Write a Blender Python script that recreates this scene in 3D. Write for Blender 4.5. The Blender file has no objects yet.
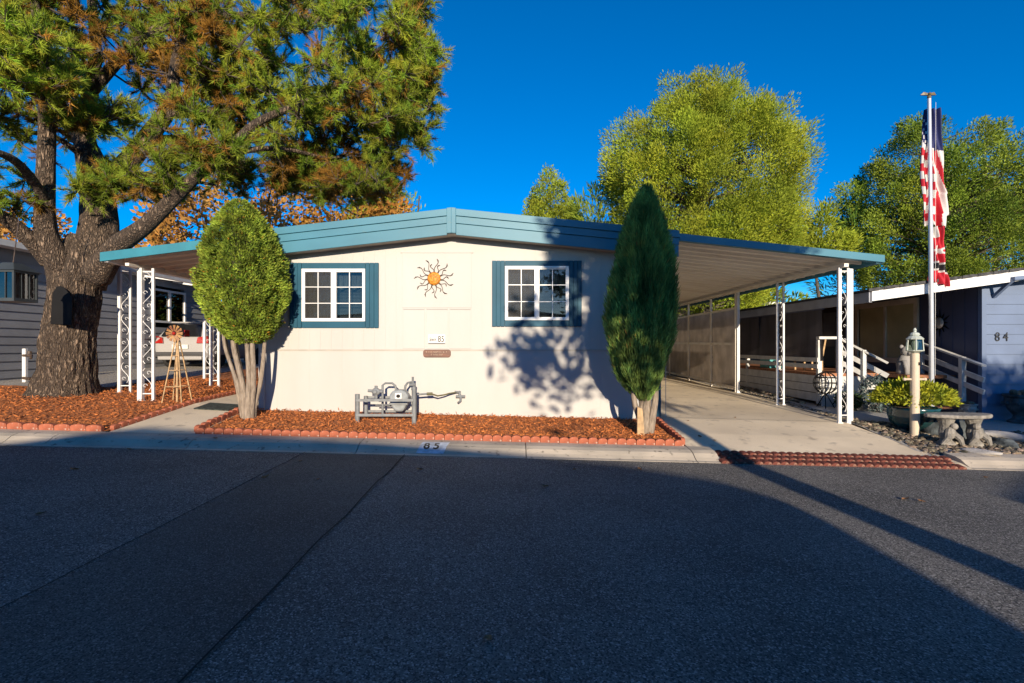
import bpy, bmesh, math, random
import numpy as np
from mathutils import Vector, Matrix, noise
PI = math.pi
random.seed(7); RNG = np.random.default_rng(7)
scene = bpy.context.scene
C = scene.collection

# ------------------------------------------------------------------ camera, world, sun, exposure
CAMH = 1.565
cam_data = bpy.data.cameras.new('camera'); cam = bpy.data.objects.new('camera', cam_data); C.objects.link(cam)
cam.location = (0, 0, CAMH); cam.rotation_euler = (PI/2, 0, 0)
cam_data.sensor_width = 36; cam_data.lens = 530/1024*36; cam_data.shift_y = 4.5/1024
cam_data.clip_start = 0.05; cam_data.clip_end = 3000
scene.camera = cam
SUN = Vector((-0.12, 1.0, -0.21)).normalized()
w = bpy.data.worlds.new('World'); scene.world = w; w.use_nodes = True
nt = w.node_tree; nt.nodes.clear()
sky = nt.nodes.new('ShaderNodeTexSky'); sky.sky_type = 'NISHITA'; sky.sun_disc = False
sky.sun_elevation = math.asin(-SUN.z); sky.sun_rotation = math.radians(173.2)
sky.altitude = 500; sky.air_density = 0.8; sky.dust_density = 0.15; sky.ozone_density = 4.0
hs = nt.nodes.new('ShaderNodeHueSaturation'); hs.inputs['Saturation'].default_value = 1.4; hs.inputs['Value'].default_value = 1.0
hs.inputs['Hue'].default_value = 0.503
bg = nt.nodes.new('ShaderNodeBackground'); bg.inputs['Strength'].default_value = 0.125
wo = nt.nodes.new('ShaderNodeOutputWorld')
nt.links.new(sky.outputs[0], hs.inputs['Color']); nt.links.new(hs.outputs[0], bg.inputs['Color']); nt.links.new(bg.outputs[0], wo.inputs[0])
sl = bpy.data.lights.new('sun', 'SUN'); so = bpy.data.objects.new('sun', sl); C.objects.link(so)
sl.energy = 4.8; sl.angle = math.radians(0.5); sl.color = (1.0, 0.84, 0.64)
so.rotation_euler = SUN.to_track_quat('-Z', 'Y').to_euler(); so.location = (0, -5, 12)
scene.view_settings.view_transform = 'Standard'; scene.view_settings.look = 'None'
scene.view_settings.exposure = 0.6; scene.view_settings.gamma = 1.0
scene.render.engine = 'CYCLES'
scene.render.resolution_x = 1024; scene.render.resolution_y = 683

# ------------------------------------------------------------------ materials
def rgb(h):
    """#rrggbb in sRGB -> linear"""
    v = [int(h[i:i+2], 16)/255 for i in (1, 3, 5)]
    return tuple((c/12.92 if c <= .04045 else ((c+.055)/1.055)**2.4) for c in v) + (1,)
def lin(r, g, b): return (r, g, b, 1)
MATS = {}
def mat(name, col, rough=.6, var=.12, scale=3.0, col2=None, bump=0.0, bscale=60, metal=0, stretch=(1, 1, 1), spec=.5,
        voro=None, speck=None, attr=None, trans=0, contrast=(.35, .65), detail=4, gran=None):
    if name in MATS: return MATS[name]
    m = bpy.data.materials.new(name); m.use_nodes = True; n = m.node_tree.nodes; L = m.node_tree.links
    b = n['Principled BSDF']; b.inputs['Roughness'].default_value = rough; b.inputs['Metallic'].default_value = metal
    b.inputs['Specular IOR Level'].default_value = spec
    tc = n.new('ShaderNodeTexCoord'); mp = n.new('ShaderNodeMapping'); mp.inputs['Scale'].default_value = stretch
    L.new(tc.outputs['Object'], mp.inputs['Vector'])
    if col2 is None: col2 = tuple(max(0, c*(1-var*2)) for c in col[:3]) + (1,)
    nz = n.new('ShaderNodeTexNoise'); nz.inputs['Scale'].default_value = scale; nz.inputs['Detail'].default_value = detail
    L.new(mp.outputs[0], nz.inputs['Vector'])
    rp = n.new('ShaderNodeMapRange'); rp.inputs[1].default_value = contrast[0]; rp.inputs[2].default_value = contrast[1]
    L.new(nz.outputs['Fac'], rp.inputs[0])
    mx = n.new('ShaderNodeMix'); mx.data_type = 'RGBA'; mx.inputs[6].default_value = col; mx.inputs[7].default_value = col2
    L.new(rp.outputs[0], mx.inputs[0]); cur = mx.outputs[2]
    if speck:   # (scale, colour, lo, hi)
        s2 = n.new('ShaderNodeTexNoise'); s2.inputs['Scale'].default_value = speck[0]; s2.inputs['Detail'].default_value = 2
        L.new(mp.outputs[0], s2.inputs['Vector'])
        r2 = n.new('ShaderNodeMapRange'); r2.inputs[1].default_value = speck[2]; r2.inputs[2].default_value = speck[3]
        L.new(s2.outputs['Fac'], r2.inputs[0])
        m2 = n.new('ShaderNodeMix'); m2.data_type = 'RGBA'; m2.inputs[7].default_value = speck[1]
        L.new(r2.outputs[0], m2.inputs[0]); L.new(cur, m2.inputs[6]); cur = m2.outputs[2]
    if gran:    # grains: (scale, light colour, threshold, dark colour)
        gv = n.new('ShaderNodeTexVoronoi'); gv.inputs['Scale'].default_value = gran[0]; L.new(mp.outputs[0], gv.inputs['Vector'])
        sp = n.new('ShaderNodeSeparateColor'); L.new(gv.outputs['Color'], sp.inputs[0])
        for ch, lo, hi, cc in ((0, gran[2], gran[2]+.25, gran[1]), (1, .60, .8, gran[3])):
            rg = n.new('ShaderNodeMapRange'); rg.inputs[1].default_value = lo; rg.inputs[2].default_value = hi; L.new(sp.outputs[ch], rg.inputs[0])
            mg = n.new('ShaderNodeMix'); mg.data_type = 'RGBA'; mg.inputs[7].default_value = cc; L.new(rg.outputs[0], mg.inputs[0]); L.new(cur, mg.inputs[6]); cur = mg.outputs[2]
    hb = None
    if voro:    # (scale, crack colour, width)
        v = n.new('ShaderNodeTexVoronoi'); v.feature = 'DISTANCE_TO_EDGE'; v.inputs['Scale'].default_value = voro[0]
        wv = n.new('ShaderNodeMix'); wv.data_type = 'RGBA'; wv.blend_type = 'LINEAR_LIGHT'; wv.inputs[0].default_value = .12
        wn = n.new('ShaderNodeTexNoise'); wn.inputs['Scale'].default_value = voro[0]*1.3; L.new(mp.outputs[0], wn.inputs['Vector'])
        L.new(mp.outputs[0], wv.inputs[6]); L.new(wn.outputs['Color'], wv.inputs[7]); L.new(wv.outputs[2], v.inputs['Vector'])
        r3 = n.new('ShaderNodeMapRange'); r3.inputs[1].default_value = 0; r3.inputs[2].default_value = voro[2]
        L.new(v.outputs['Distance'], r3.inputs[0])
        m3 = n.new('ShaderNodeMix'); m3.data_type = 'RGBA'; m3.inputs[6].default_value = voro[1]
        L.new(r3.outputs[0], m3.inputs[0]); L.new(cur, m3.inputs[7]); cur = m3.outputs[2]; hb = r3.outputs[0]
    if attr:
        at = n.new('ShaderNodeAttribute'); at.attribute_name = 'tint'
        m4 = n.new('ShaderNodeMix'); m4.data_type = 'RGBA'; m4.blend_type = 'MULTIPLY'; m4.inputs[0].default_value = 1
        L.new(cur, m4.inputs[6]); L.new(at.outputs['Color'], m4.inputs[7]); cur = m4.outputs[2]
    L.new(cur, b.inputs['Base Color'])
    if bump:
        bn = n.new('ShaderNodeTexNoise'); bn.inputs['Scale'].default_value = bscale; bn.inputs['Detail'].default_value = 5
        L.new(mp.outputs[0], bn.inputs['Vector'])
        bu = n.new('ShaderNodeBump'); bu.inputs['Strength'].default_value = min(1, bump); bu.inputs['Distance'].default_value = .02 if not voro else .05
        if hb is not None:
            ad = n.new('ShaderNodeMath'); ad.operation = 'MULTIPLY_ADD'; ad.inputs[1].default_value = .3
            L.new(bn.outputs['Fac'], ad.inputs[0]); L.new(hb, ad.inputs[2]); L.new(ad.outputs[0], bu.inputs['Height'])
        else: L.new(bn.outputs['Fac'], bu.inputs['Height'])
        L.new(bu.outputs[0], b.inputs['Normal'])
    if trans:
        tr = n.new('ShaderNodeBsdfTranslucent'); L.new(cur, tr.inputs['Color'])
        ms = n.new('ShaderNodeMixShader'); ms.inputs[0].default_value = trans
        L.new(b.outputs[0], ms.inputs[1]); L.new(tr.outputs[0], ms.inputs[2])
        L.new(ms.outputs[0], n['Material Output'].inputs['Surface'])
    MATS[name] = m; return m
def glass_mat(name, tint=(.55, .6, .62, 1), refl=.12, rough=.02):
    m = bpy.data.materials.new(name); m.use_nodes = True; n = m.node_tree.nodes; L = m.node_tree.links; n.clear()
    t = n.new('ShaderNodeBsdfTransparent'); t.inputs[0].default_value = tint
    g = n.new('ShaderNodeBsdfGlossy'); g.inputs['Roughness'].default_value = rough
    f = n.new('ShaderNodeLayerWeight'); f.inputs[0].default_value = .25
    a = n.new('ShaderNodeMath'); a.operation = 'ADD'; a.inputs[1].default_value = refl; a.use_clamp = True
    x = n.new('ShaderNodeMixShader'); o = n.new('ShaderNodeOutputMaterial')
    L.new(f.outputs['Fresnel'], a.inputs[0]); L.new(a.outputs[0], x.inputs[0]); L.new(t.outputs[0], x.inputs[1]); L.new(g.outputs[0], x.inputs[2]); L.new(x.outputs[0], o.inputs[0])
    MATS[name] = m; return m

M_wall   = mat('cream_panel_siding', lin(.465, .455, .435), .6, .03, 1.2, col2=lin(.435, .42, .395), bump=.05, bscale=25, stretch=(1, 1, .25))
M_blue   = mat('blue_trim_paint', lin(.010, .082, .135), .55, .1, 2.5, col2=lin(.008, .066, .11), spec=.25, bump=.08, bscale=30)
M_fascia = mat('light_blue_metal_fascia', lin(.036, .18, .26), .5, .1, 2.0, col2=lin(.026, .15, .22), bump=.04, bscale=15, stretch=(.4, 1, 1), speck=(14, lin(.05, .16, .20), .66, .8))
M_teal   = mat('teal_metal_fascia', lin(.025, .20, .27), .5, .1, 3.0, col2=lin(.02, .16, .22))
M_roof   = mat('pale_blue_roof_metal', lin(.35, .45, .48), .6)
M_white  = mat('white_painted_metal', lin(.74, .74, .74), .4, .06, 6, speck=(20, lin(.4, .38, .34), .68, .8))
M_vinyl  = mat('white_vinyl', lin(.80, .80, .79), .35, .03, 5)
M_pan    = mat('beige_awning_pan', lin(.90, .85, .76), .45, .1, 2, col2=lin(.78, .71, .61), stretch=(.3, 2, 1))
M_soffit = mat('beige_soffit', lin(.42, .38, .33), .7)
M_glass  = glass_mat('window_glass', refl=.04)
M_dglass = glass_mat('dark_window_glass', (.25, .27, .28, 1), .1)
M_curt   = mat('grey_lace_curtain', lin(.50, .50, .48), .9, .3, 8, stretch=(6, 1, .3), contrast=(.3, .7))
M_dark   = mat('dark_room_interior', lin(.03, .03, .035), .9)
M_screen = mat('grey_insect_screen', lin(.10, .10, .105), .8, .2, 60)
M_asph   = mat('asphalt', lin(.18, .17, .155), .85, .2, .8, col2=lin(.095, .09, .083), bump=1.0, bscale=120, gran=(110, lin(.44, .42, .39), .70, lin(.035, .035, .035)), detail=8, contrast=(.40, .68))
M_patch  = mat('asphalt_patch', lin(.12, .122, .11), .85, .25, .8, col2=lin(.06, .062, .056), bump=.8, bscale=110, gran=(120, lin(.24, .24, .225), .72, lin(.025, .026, .025)), detail=6)
M_seam   = mat('tar_seam', lin(.035, .035, .032), .95, spec=.05)
M_conc   = mat('concrete', lin(.80, .68, .50), .85, .1, .7, col2=lin(.62, .52, .38), bump=.4, bscale=60, speck=(5, lin(.36, .30, .23), .60, .80), detail=7)
M_curb   = mat('kerb_concrete', lin(.52, .45, .36), .85, .15, 1.6, col2=lin(.36, .32, .26), bump=.3, bscale=60, speck=(12, lin(.18, .16, .13), .62, .74), detail=7)
M_concg  = mat('grey_concrete', lin(.42, .41, .39), .85, .1, .8, bump=.2, bscale=60, speck=(25, lin(.2, .19, .18), .62, .75))
M_mulch  = mat('bark_mulch', lin(.48, .15, .035), .95, .3, 16, col2=lin(.28, .085, .025), bump=1, bscale=70, speck=(45, lin(.62, .27, .10), .56, .68), contrast=(.4, .6))
M_chip   = mat('mulch_chips', lin(.50, .165, .042), .95, .5, 9, col2=lin(.24, .075, .024), attr=True)
M_brick  = mat('terracotta_edging', lin(.40, .13, .075), .9, .2, 9, col2=lin(.27, .085, .05), bump=.3, bscale=50, speck=(25, lin(.5, .4, .33), .6, .75), spec=.1)
M_brick2 = mat('red_paver_brick', lin(.19, .062, .045), .95, .25, 8, col2=lin(.11, .038, .03), bump=.8, bscale=50, speck=(16, lin(.33, .19, .14), .56, .72), spec=.2)
M_soil   = mat('dry_soil', lin(.20, .17, .12), .95, .3, .7, bump=.5, bscale=15)
M_bark   = mat('pine_bark', lin(.33, .235, .165), .95, .3, 9, col2=lin(.12, .085, .06), bump=1, bscale=22, voro=(9.5, lin(.05, .034, .024), .34), stretch=(1.7, 1.7, .5), speck=(24, lin(.34, .27, .20), .56, .72))
M_bark2  = mat('grey_bark', lin(.33, .27, .21), .9, .3, 14, col2=lin(.19, .15, .115), bump=.8, bscale=30, stretch=(3, 3, .5))
M_branch = mat('branch_bark', lin(.10, .078, .06), .9, .3, 8, bump=.5, bscale=30)
M_steel  = mat('galvanised_grey_paint', lin(.20, .215, .225), .5, .15, 10)
M_meter  = mat('meter_grey', lin(.27, .30, .32), .4, .15, 12)
M_brass  = mat('old_gas_pipe', lin(.15, .14, .07), .5, .2, 12)
M_navy   = mat('navy_siding', lin(.07, .085, .16), .6, .1, 2)
M_lblue  = mat('pale_blue_siding', lin(.13, .18, .29), .6, .06, 2)
M_gsid   = mat('grey_siding', lin(.30, .31, .33), .6, .08, 1.5)
M_shing  = mat('dark_shingles', lin(.075, .075, .08), .95, .3, 14, bump=.6, bscale=25)
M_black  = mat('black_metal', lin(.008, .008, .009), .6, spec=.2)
M_wicker = mat('charcoal_screen_fabric', lin(.10, .09, .10), .8, .2, 3, stretch=(1, 1, .2), trans=.25)
M_mesh   = mat('beige_shade_cloth', lin(.80, .74, .68), .9, .12, 2.5, bump=.1, bscale=90, trans=.6)
M_rail   = mat('white_railing_paint', lin(.62, .62, .60), .55, .1, 6)
M_wood   = mat('orange_deck_wood', lin(.42, .17, .075), .7, .3, 7, stretch=(.4, 4, 4))
M_stone  = mat('weathered_stone', lin(.30, .28, .25), .9, .3, 9, col2=lin(.15, .14, .125), bump=.8, bscale=25)
M_dstone = mat('dark_cast_stone', lin(.10, .12, .13), .8, .35, 7, bump=.6, bscale=25)
M_pot    = mat('teal_glazed_pot', lin(.012, .075, .09), .15, .4, 3, col2=lin(.006, .02, .022), spec=.8)
M_cream  = mat('cream_post_paint', lin(.56, .47, .36), .6, .15, 7, col2=lin(.50, .42, .33))
M_alu    = mat('brushed_aluminium', lin(.62, .63, .65), .35, .05, 5, metal=.6)
M_gold   = mat('antique_gold', lin(.72, .30, .03), .45, .4, 30, col2=lin(.40, .13, .01), contrast=(.4, .6), bump=.6, bscale=60)
M_wire   = mat('antique_bronze_wire', lin(.09, .06, .045), .6, .3, 12)
M_tan    = mat('tan_wood', lin(.50, .33, .17), .7, .2, 12)
M_brownp = mat('brown_plaque_wood', lin(.17, .06, .03), .5, .4, 8, col2=lin(.08, .03, .018), stretch=(.5, 1, 3))
M_text   = mat('black_lettering', lin(.02, .02, .02), .5)
M_paleink= mat('pale_carved_lettering', lin(.45, .35, .25), .6)
M_plaqw  = mat('white_number_plate', lin(.75, .74, .71), .4)
M_curbpt = mat('curb_number_paint', lin(.55, .62, .72), .7, .2, 12)
M_carp   = mat('silver_white_car_paint', lin(.36, .35, .345), .25, .02, 2, spec=.7)
M_tyre   = mat('tyre_rubber', lin(.02, .02, .02), .8)
M_red    = mat('red_lens', lin(.40, .015, .01), .2)
M_mat    = mat('dark_green_mat', lin(.05, .065, .055), .95, .4, 25)
M_tealpl = mat('teal_plastic', lin(.06, .34, .36), .5)
M_rock   = mat('river_rock', lin(.30, .26, .21), .85, .3, 6, attr=True, bump=.4, bscale=20)
M_gravel = mat('pale_gravel', lin(.46, .43, .39), .95, .3, 24, col2=lin(.28, .26, .23), bump=.6, bscale=60)
M_leaf0  = mat('fallen_leaf', lin(.34, .16, .06), .8, .4, 20)
def leafmat(name, c, c2, trans=.25, scale=2.0):
    return mat(name, c, .75, .2, scale, col2=c2, attr=True, trans=trans, spec=.2)
M_pine   = leafmat('near_pine_needles', lin(.33, .39, .04), lin(.20, .26, .03))
M_pine2  = leafmat('far_pine_needles', lin(.37, .43, .035), lin(.24, .30, .03), scale=.5)
M_inner  = mat('dark_green_inner_twigs', lin(.06, .065, .02), .95, .3, 20)  # dark foliage green for the crown interiors
M_junip  = leafmat('juniper_foliage', lin(.28, .36, .05), lin(.17, .25, .038), scale=5)
M_cyp    = leafmat('cypress_foliage', lin(.22, .34, .09), lin(.12, .21, .06), scale=5)
M_orange = leafmat('autumn_leaves', lin(.50, .28, .065), lin(.36, .18, .045), scale=3)
M_bush   = leafmat('bush_leaves', lin(.42, .42, .03), lin(.22, .28, .03), scale=6)
M_dgreen = leafmat('dark_leaves', lin(.05, .09, .03), lin(.03, .06, .02), scale=3)

# ------------------------------------------------------------------ object helpers
ORG = {}
def tag(o, label=None, cat=None, group=None, kind=None):
    if label: o['label'] = label
    if cat: o['category'] = cat
    if group: o['group'] = group
    if kind: o['kind'] = kind
    return o
def thing(name, label, cat, loc=(0, 0, 0), rz=0, group=None, local=False):
    o = bpy.data.objects.new(name, None); C.objects.link(o); o.location = loc; o.rotation_euler = (0, 0, rz)
    o.empty_display_size = .2
    ORG[o.name] = Vector((0, 0, 0)) if local else Vector(loc)
    return tag(o, label, cat, group)
def link(name, me, parent=None):
    o = bpy.data.objects.new(name, me); C.objects.link(o)
    if parent is not None:
        o.parent = parent; ORG[o.name] = ORG[parent.name]
        if ORG[parent.name].length > 0: me.transform(Matrix.Translation(-ORG[parent.name]))
    else: ORG[o.name] = Vector((0, 0, 0))
    return o
def copy_tree(o, parent=None):
    c = o.copy(); C.objects.link(c); c.parent = parent; ORG[c.name] = ORG[o.name]
    for ch in list(o.children): copy_tree(ch, c)
    return c
class MB:
    def __init__(s): s.v = []; s.f = []
    def add(s, vs, fs):
        b = len(s.v); s.v += [tuple(p) for p in vs]; s.f += [tuple(b+i for i in f) for f in fs]; return s
    def box(s, x0, x1, y0, y1, z0, z1):
        if x0 > x1: x0, x1 = x1, x0
        if y0 > y1: y0, y1 = y1, y0
        if z0 > z1: z0, z1 = z1, z0
        return s.add([(x0,y0,z0),(x1,y0,z0),(x1,y1,z0),(x0,y1,z0),(x0,y0,z1),(x1,y0,z1),(x1,y1,z1),(x0,y1,z1)],
                     [(0,3,2,1),(4,5,6,7),(0,1,5,4),(1,2,6,5),(2,3,7,6),(3,0,4,7)])
    def bar(s, p, q, w, h=None, up=(0, 0, 1)):
        """rectangular bar from p to q; w across, h along up"""
        if h is None: h = w
        p = Vector(p); q = Vector(q); d = (q-p).normalized(); u = Vector(up)
        if abs(d.dot(u)) > .98: u = Vector((0, 1, 0))
        r = d.cross(u).normalized()*w/2; u = r.cross(d).normalized()*h/2
        vs = [p-r-u, p+r-u, p+r+u, p-r+u, q-r-u, q+r-u, q+r+u, q-r+u]
        return s.add(vs, [(0,1,2,3),(7,6,5,4),(0,4,5,1),(1,5,6,2),(2,6,7,3),(3,7,4,0)])
    def tube(s, pts, rad, n=8, cap=True):
        pts = [Vector(p) for p in pts]
        if not isinstance(rad, (list, tuple)): rad = [rad]*len(pts)
        b = len(s.v); prev = None
        for i, p in enumerate(pts):
            d = (pts[min(i+1, len(pts)-1)]-pts[max(i-1, 0)]).normalized()
            if prev is None:
                u = d.orthogonal().normalized()
            else:
                u = (prev - d*prev.dot(d)).normalized()
            prev = u; v = d.cross(u)
            for k in range(n):
                a = 2*PI*k/n; s.v.append(tuple(p+(u*math.cos(a)+v*math.sin(a))*rad[i]))
        for i in range(len(pts)-1):
            for k in range(n):
                k2 = (k+1) % n; s.f.append((b+i*n+k, b+i*n+k2, b+(i+1)*n+k2, b+(i+1)*n+k))
        if cap:
            s.f.append(tuple(b+k for k in reversed(range(n)))); e = b+(len(pts)-1)*n; s.f.append(tuple(e+k for k in range(n)))
        return s
    def lathe(s, prof, c=(0, 0, 0), n=20, sx=1, sy=1, cap=True):
        b = len(s.v)
        for r, z in prof:
            for k in range(n):
                a = 2*PI*k/n; s.v.append((c[0]+r*sx*math.cos(a), c[1]+r*sy*math.sin(a), c[2]+z))
        m = len(prof)
        for i in range(m-1):
            for k in range(n):
                k2 = (k+1) % n; s.f.append((b+i*n+k, b+i*n+k2, b+(i+1)*n+k2, b+(i+1)*n+k))
        if cap:
            s.f.append(tuple(b+k for k in reversed(range(n)))); e = b+(m-1)*n; s.f.append(tuple(e+k for k in range(n)))
        return s
    def prism(s, pts, y0, y1):
        """outline in x,z (counter-clockwise seen from -y) extruded from y0 to y1"""
        n = len(pts); b = len(s.v)
        s.v += [(p[0], y0, p[1]) for p in pts] + [(p[0], y1, p[1]) for p in pts]
        s.f.append(tuple(b+i for i in range(n))); s.f.append(tuple(b+n+i for i in reversed(range(n))))
        for i in range(n):
            j = (i+1) % n; s.f.append((b+i, b+n+i, b+n+j, b+j))
        return s
    def sphere(s, c, r, n=12, m=8, sc=(1, 1, 1)):
        b = len(s.v)
        for i in range(m+1):
            t = PI*i/m
            for k in range(n):
                a = 2*PI*k/n
                s.v.append((c[0]+r*sc[0]*math.sin(t)*math.cos(a), c[1]+r*sc[1]*math.sin(t)*math.sin(a), c[2]-r*sc[2]*math.cos(t)))
        for i in range(m):
            for k in range(n):
                k2 = (k+1) % n; s.f.append((b+i*n+k, b+i*n+k2, b+(i+1)*n+k2, b+(i+1)*n+k))
        return s
    def build(s, name, m, parent=None, bevel=0, smooth=False):
        me = bpy.data.meshes.new(name); me.from_pydata(s.v, [], s.f); me.materials.append(m)
        bm = bmesh.new(); bm.from_mesh(me); bmesh.ops.remove_doubles(bm, verts=bm.verts, dist=1e-5) if smooth else None
        bmesh.ops.recalc_face_normals(bm, faces=bm.faces); bm.to_mesh(me); bm.free()
        if smooth: me.polygons.foreach_set('use_smooth', [True]*len(me.polygons))
        o = link(name, me, parent)
        if bevel:
            md = o.modifiers.new('bevel', 'BEVEL'); md.width = bevel; md.segments = 2; md.limit_method = 'ANGLE'
        return o
def blades(name, P, D, L, W, tint, m, parent=None, quad=False):
    """many blades: base P, direction D (unit), length L, width W; tint per blade"""
    n = len(P); R = RNG.normal(size=(n, 3)); S = np.cross(D, R); S /= (np.linalg.norm(S, axis=1, keepdims=True)+1e-9)
    L = np.asarray(L).reshape(-1, 1)*np.ones((n, 1)); Wd = np.asarray(W).reshape(-1, 1)*np.ones((n, 1))
    if quad:
        V = np.stack([P, P+D*L*.45+S*Wd/2, P+D*L, P+D*L*.45-S*Wd/2], 1); k = 4
    else:
        V = np.stack([P-S*Wd/2, P+S*Wd/2, P+D*L], 1); k = 3
    if parent is not None: V = V - np.array(ORG[parent.name])
    me = bpy.data.meshes.new(name); me.vertices.add(n*k); me.vertices.foreach_set('co', V.reshape(-1).astype(np.float32))
    me.loops.add(n*k); me.loops.foreach_set('vertex_index', np.arange(n*k, dtype=np.int32))
    me.polygons.add(n); me.polygons.foreach_set('loop_start', np.arange(0, n*k, k, dtype=np.int32))
    me.polygons.foreach_set('loop_total', np.full(n, k, dtype=np.int32)) if hasattr(me.polygons[0], 'loop_total') else None
    at = me.attributes.new('tint', 'FLOAT_COLOR', 'FACE')
    col = np.concatenate([tint, np.ones((n, 1))], 1).astype(np.float32); at.data.foreach_set('color', col.reshape(-1))
    me.materials.append(m); me.update(); me.validate()
    o = bpy.data.objects.new(name, me); C.objects.link(o)
    if parent is not None: o.parent = parent; ORG[o.name] = ORG[parent.name]
    else: ORG[o.name] = Vector((0, 0, 0))
    return o
def unit(a): return a/(np.linalg.norm(a, axis=-1, keepdims=True)+1e-9)
def text(name, s, size, loc, m, parent=None, rot=(PI/2, 0, 0), ext=.003, sx=1, shear=0, align='CENTER', bold=0):
    cu = bpy.data.curves.new(name, 'FONT'); cu.body = s; cu.size = size; cu.extrude = ext; cu.align_x = align; cu.align_y = 'CENTER'
    cu.shear = shear; cu.offset = bold; cu.resolution_u = 3
    t = bpy.data.objects.new(name+'_tmp', cu); C.objects.link(t)
    dg = bpy.context.evaluated_depsgraph_get(); dg.update()
    me = bpy.data.meshes.new_from_object(t.evaluated_get(dg)); bpy.data.objects.remove(t); bpy.data.curves.remove(cu)
    from mathutils import Euler
    me.transform(Matrix.Translation(Vector(loc)) @ Euler(rot).to_matrix().to_4x4() @ Matrix.Diagonal((sx, 1, 1, 1)))
    me.materials.clear(); me.materials.append(m); me.name = name
    return link(name, me, parent)

# ------------------------------------------------------------------ terrain
def pw(t, pts):
    if t <= pts[0][0]: return pts[0][1]
    for (a, b), (c, d) in zip(pts, pts[1:]):
        if t <= c: return b+(d-b)*(t-a)/(c-a)
    return pts[-1][1]
G_DR = [(7.4, 0), (7.9, .05), (8.8, .19), (9.8, .30), (12, .38), (14, .45), (22, .62), (45, .9)]
G_BED = [(7.4, 0), (7.5, .03), (7.62, .10), (7.75, .12), (7.9, .125), (9.8, .25), (20, .5), (45, .9)]
G_LF = [(7.4, 0), (7.5, .03), (7.62, .09), (7.75, .115), (8.1, .15), (9.8, .36), (12.5, .45), (20, .6), (45, .9)]
def H(x, y):
    t = -.025*max(-25, min(25, x))
    gl, gb, gd = pw(y, G_LF), pw(y, G_BED), pw(y, G_DR)
    if x < -5.0: g = gl
    elif x < -4.6: k = (x+5.0)/.4; g = gl*(1-k)+gb*k
    elif x < 2.62: g = gb
    elif x < 2.9: k = (x-2.62)/.28; g = gb*(1-k)+gd*k
    elif x < 6.3: g = gd
    elif x < 6.8: k = (x-6.3)/.5; gc = gb if y < 8.3 else gd; g = gd*(1-k)+gc*k
    else:
        k = min(1, max(0, (y-7.9)/.8)); g = gb*(1-k)+gd*k
    return t+g
def inpoly(x, y, poly):
    c = False; n = len(poly)
    for i in range(n):
        x1, y1 = poly[i]; x2, y2 = poly[(i+1) % n]
        if (y1 > y) != (y2 > y) and x < (x2-x1)*(y-y1)/(y2-y1)+x1: c = not c
    return c
def patchsheet(name, poly, m, off=0.0, step=.25, bumpy=0, kind='structure', label=None, hf=None, thick=0):
    """polygon draped over the terrain: cut by grid lines"""
    hf = hf or H
    bm = bmesh.new(); vs = [bm.verts.new((x, y, 0)) for x, y in poly]; bm.faces.new(vs)
    xs = [p[0] for p in poly]; ys = [p[1] for p in poly]
    cuts = []
    a = math.floor(min(xs)/step)*step
    while a < max(xs): cuts.append(('x', a)); a += step
    for q in (-5.0, -4.6, 2.62, 2.9, 6.3, 6.8): cuts.append(('x', q))
    a = math.floor(min(ys)/step)*step
    while a < max(ys): cuts.append(('y', a)); a += step
    for q in (7.4, 7.5, 7.62, 7.75, 7.9, 8.1, 8.8, 9.8): cuts.append(('y', q))
    for ax, q in cuts:
        no = (1, 0, 0) if ax == 'x' else (0, 1, 0); co = (q, 0, 0) if ax == 'x' else (0, q, 0)
        bmesh.ops.bisect_plane(bm, geom=bm.verts[:]+bm.edges[:]+bm.faces[:], plane_co=co, plane_no=no, dist=1e-5)
    for v in bm.verts:
        z = hf(v.co.x, v.co.y)+off
        if bumpy: z += bumpy*noise.noise(Vector((v.co.x*2.3, v.co.y*2.3, 3.1))) + bumpy*.6*noise.noise(Vector((v.co.x*7, v.co.y*7, 1)))
        v.co.z = z
    bmesh.ops.recalc_face_normals(bm, faces=bm.faces)
    if bm.faces and sum(f.normal.z for f in bm.faces) < 0: bmesh.ops.reverse_faces(bm, faces=bm.faces)
    me = bpy.data.meshes.new(name); bm.to_mesh(me); bm.free(); me.materials.append(m)
    if bumpy: me.polygons.foreach_set('use_smooth', [True]*len(me.polygons))
    o = link(name, me); tag(o, label, None, None, kind); return o
# big base sheet to the horizon, a little below every surface
g = MB(); xs = [-1500, -300, -80, -40, -25, -15, -8, -5, -4.6, 0, 2.62, 2.9, 6.3, 6.8, 9, 15, 25, 40, 80, 300, 1500]; ys = [-1500, -300, -60, -20, 0, 7.4, 7.7, 8.1, 8.8, 9.8, 12, 14, 22, 30, 45, 80, 300, 1500]
g.add([(x, y, H(x, y)-.09) for y in ys for x in xs], [(j*len(xs)+i, j*len(xs)+i+1, (j+1)*len(xs)+i+1, (j+1)*len(xs)+i) for j in range(len(ys)-1) for i in range(len(xs)-1)])
tag(g.build('ground', M_soil), kind='structure')
patchsheet('asphalt_road', [(-60, -6.8), (60, -6.8), (60, 7.4), (-60, 7.4)], M_asph, 0, 2.5)
patchsheet('asphalt_patch', [(-2.9, -6.8), (-1.5, -6.8), (-1.48, 7.39), (-2.86, 7.39)], M_patch, .004, 2.5)
sm = MB()
for xa in (-2.9, -1.5):
    yy = -6.0
    while yy < 7.3:
        j = lambda t: .022*noise.noise(Vector((t*1.7, xa, 0)))
        sm.add([(xa-.007+j(yy), yy, H(xa, yy)+.008), (xa+.004+j(yy), yy, H(xa, yy)+.008), (xa+.004+j(yy+.25), yy+.25, H(xa, yy)+.008), (xa-.007+j(yy+.25), yy+.25, H(xa, yy)+.008)], [(0, 1, 2, 3)]); yy += .25
tag(sm.build('tar_joint', M_seam), kind='structure')
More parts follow.
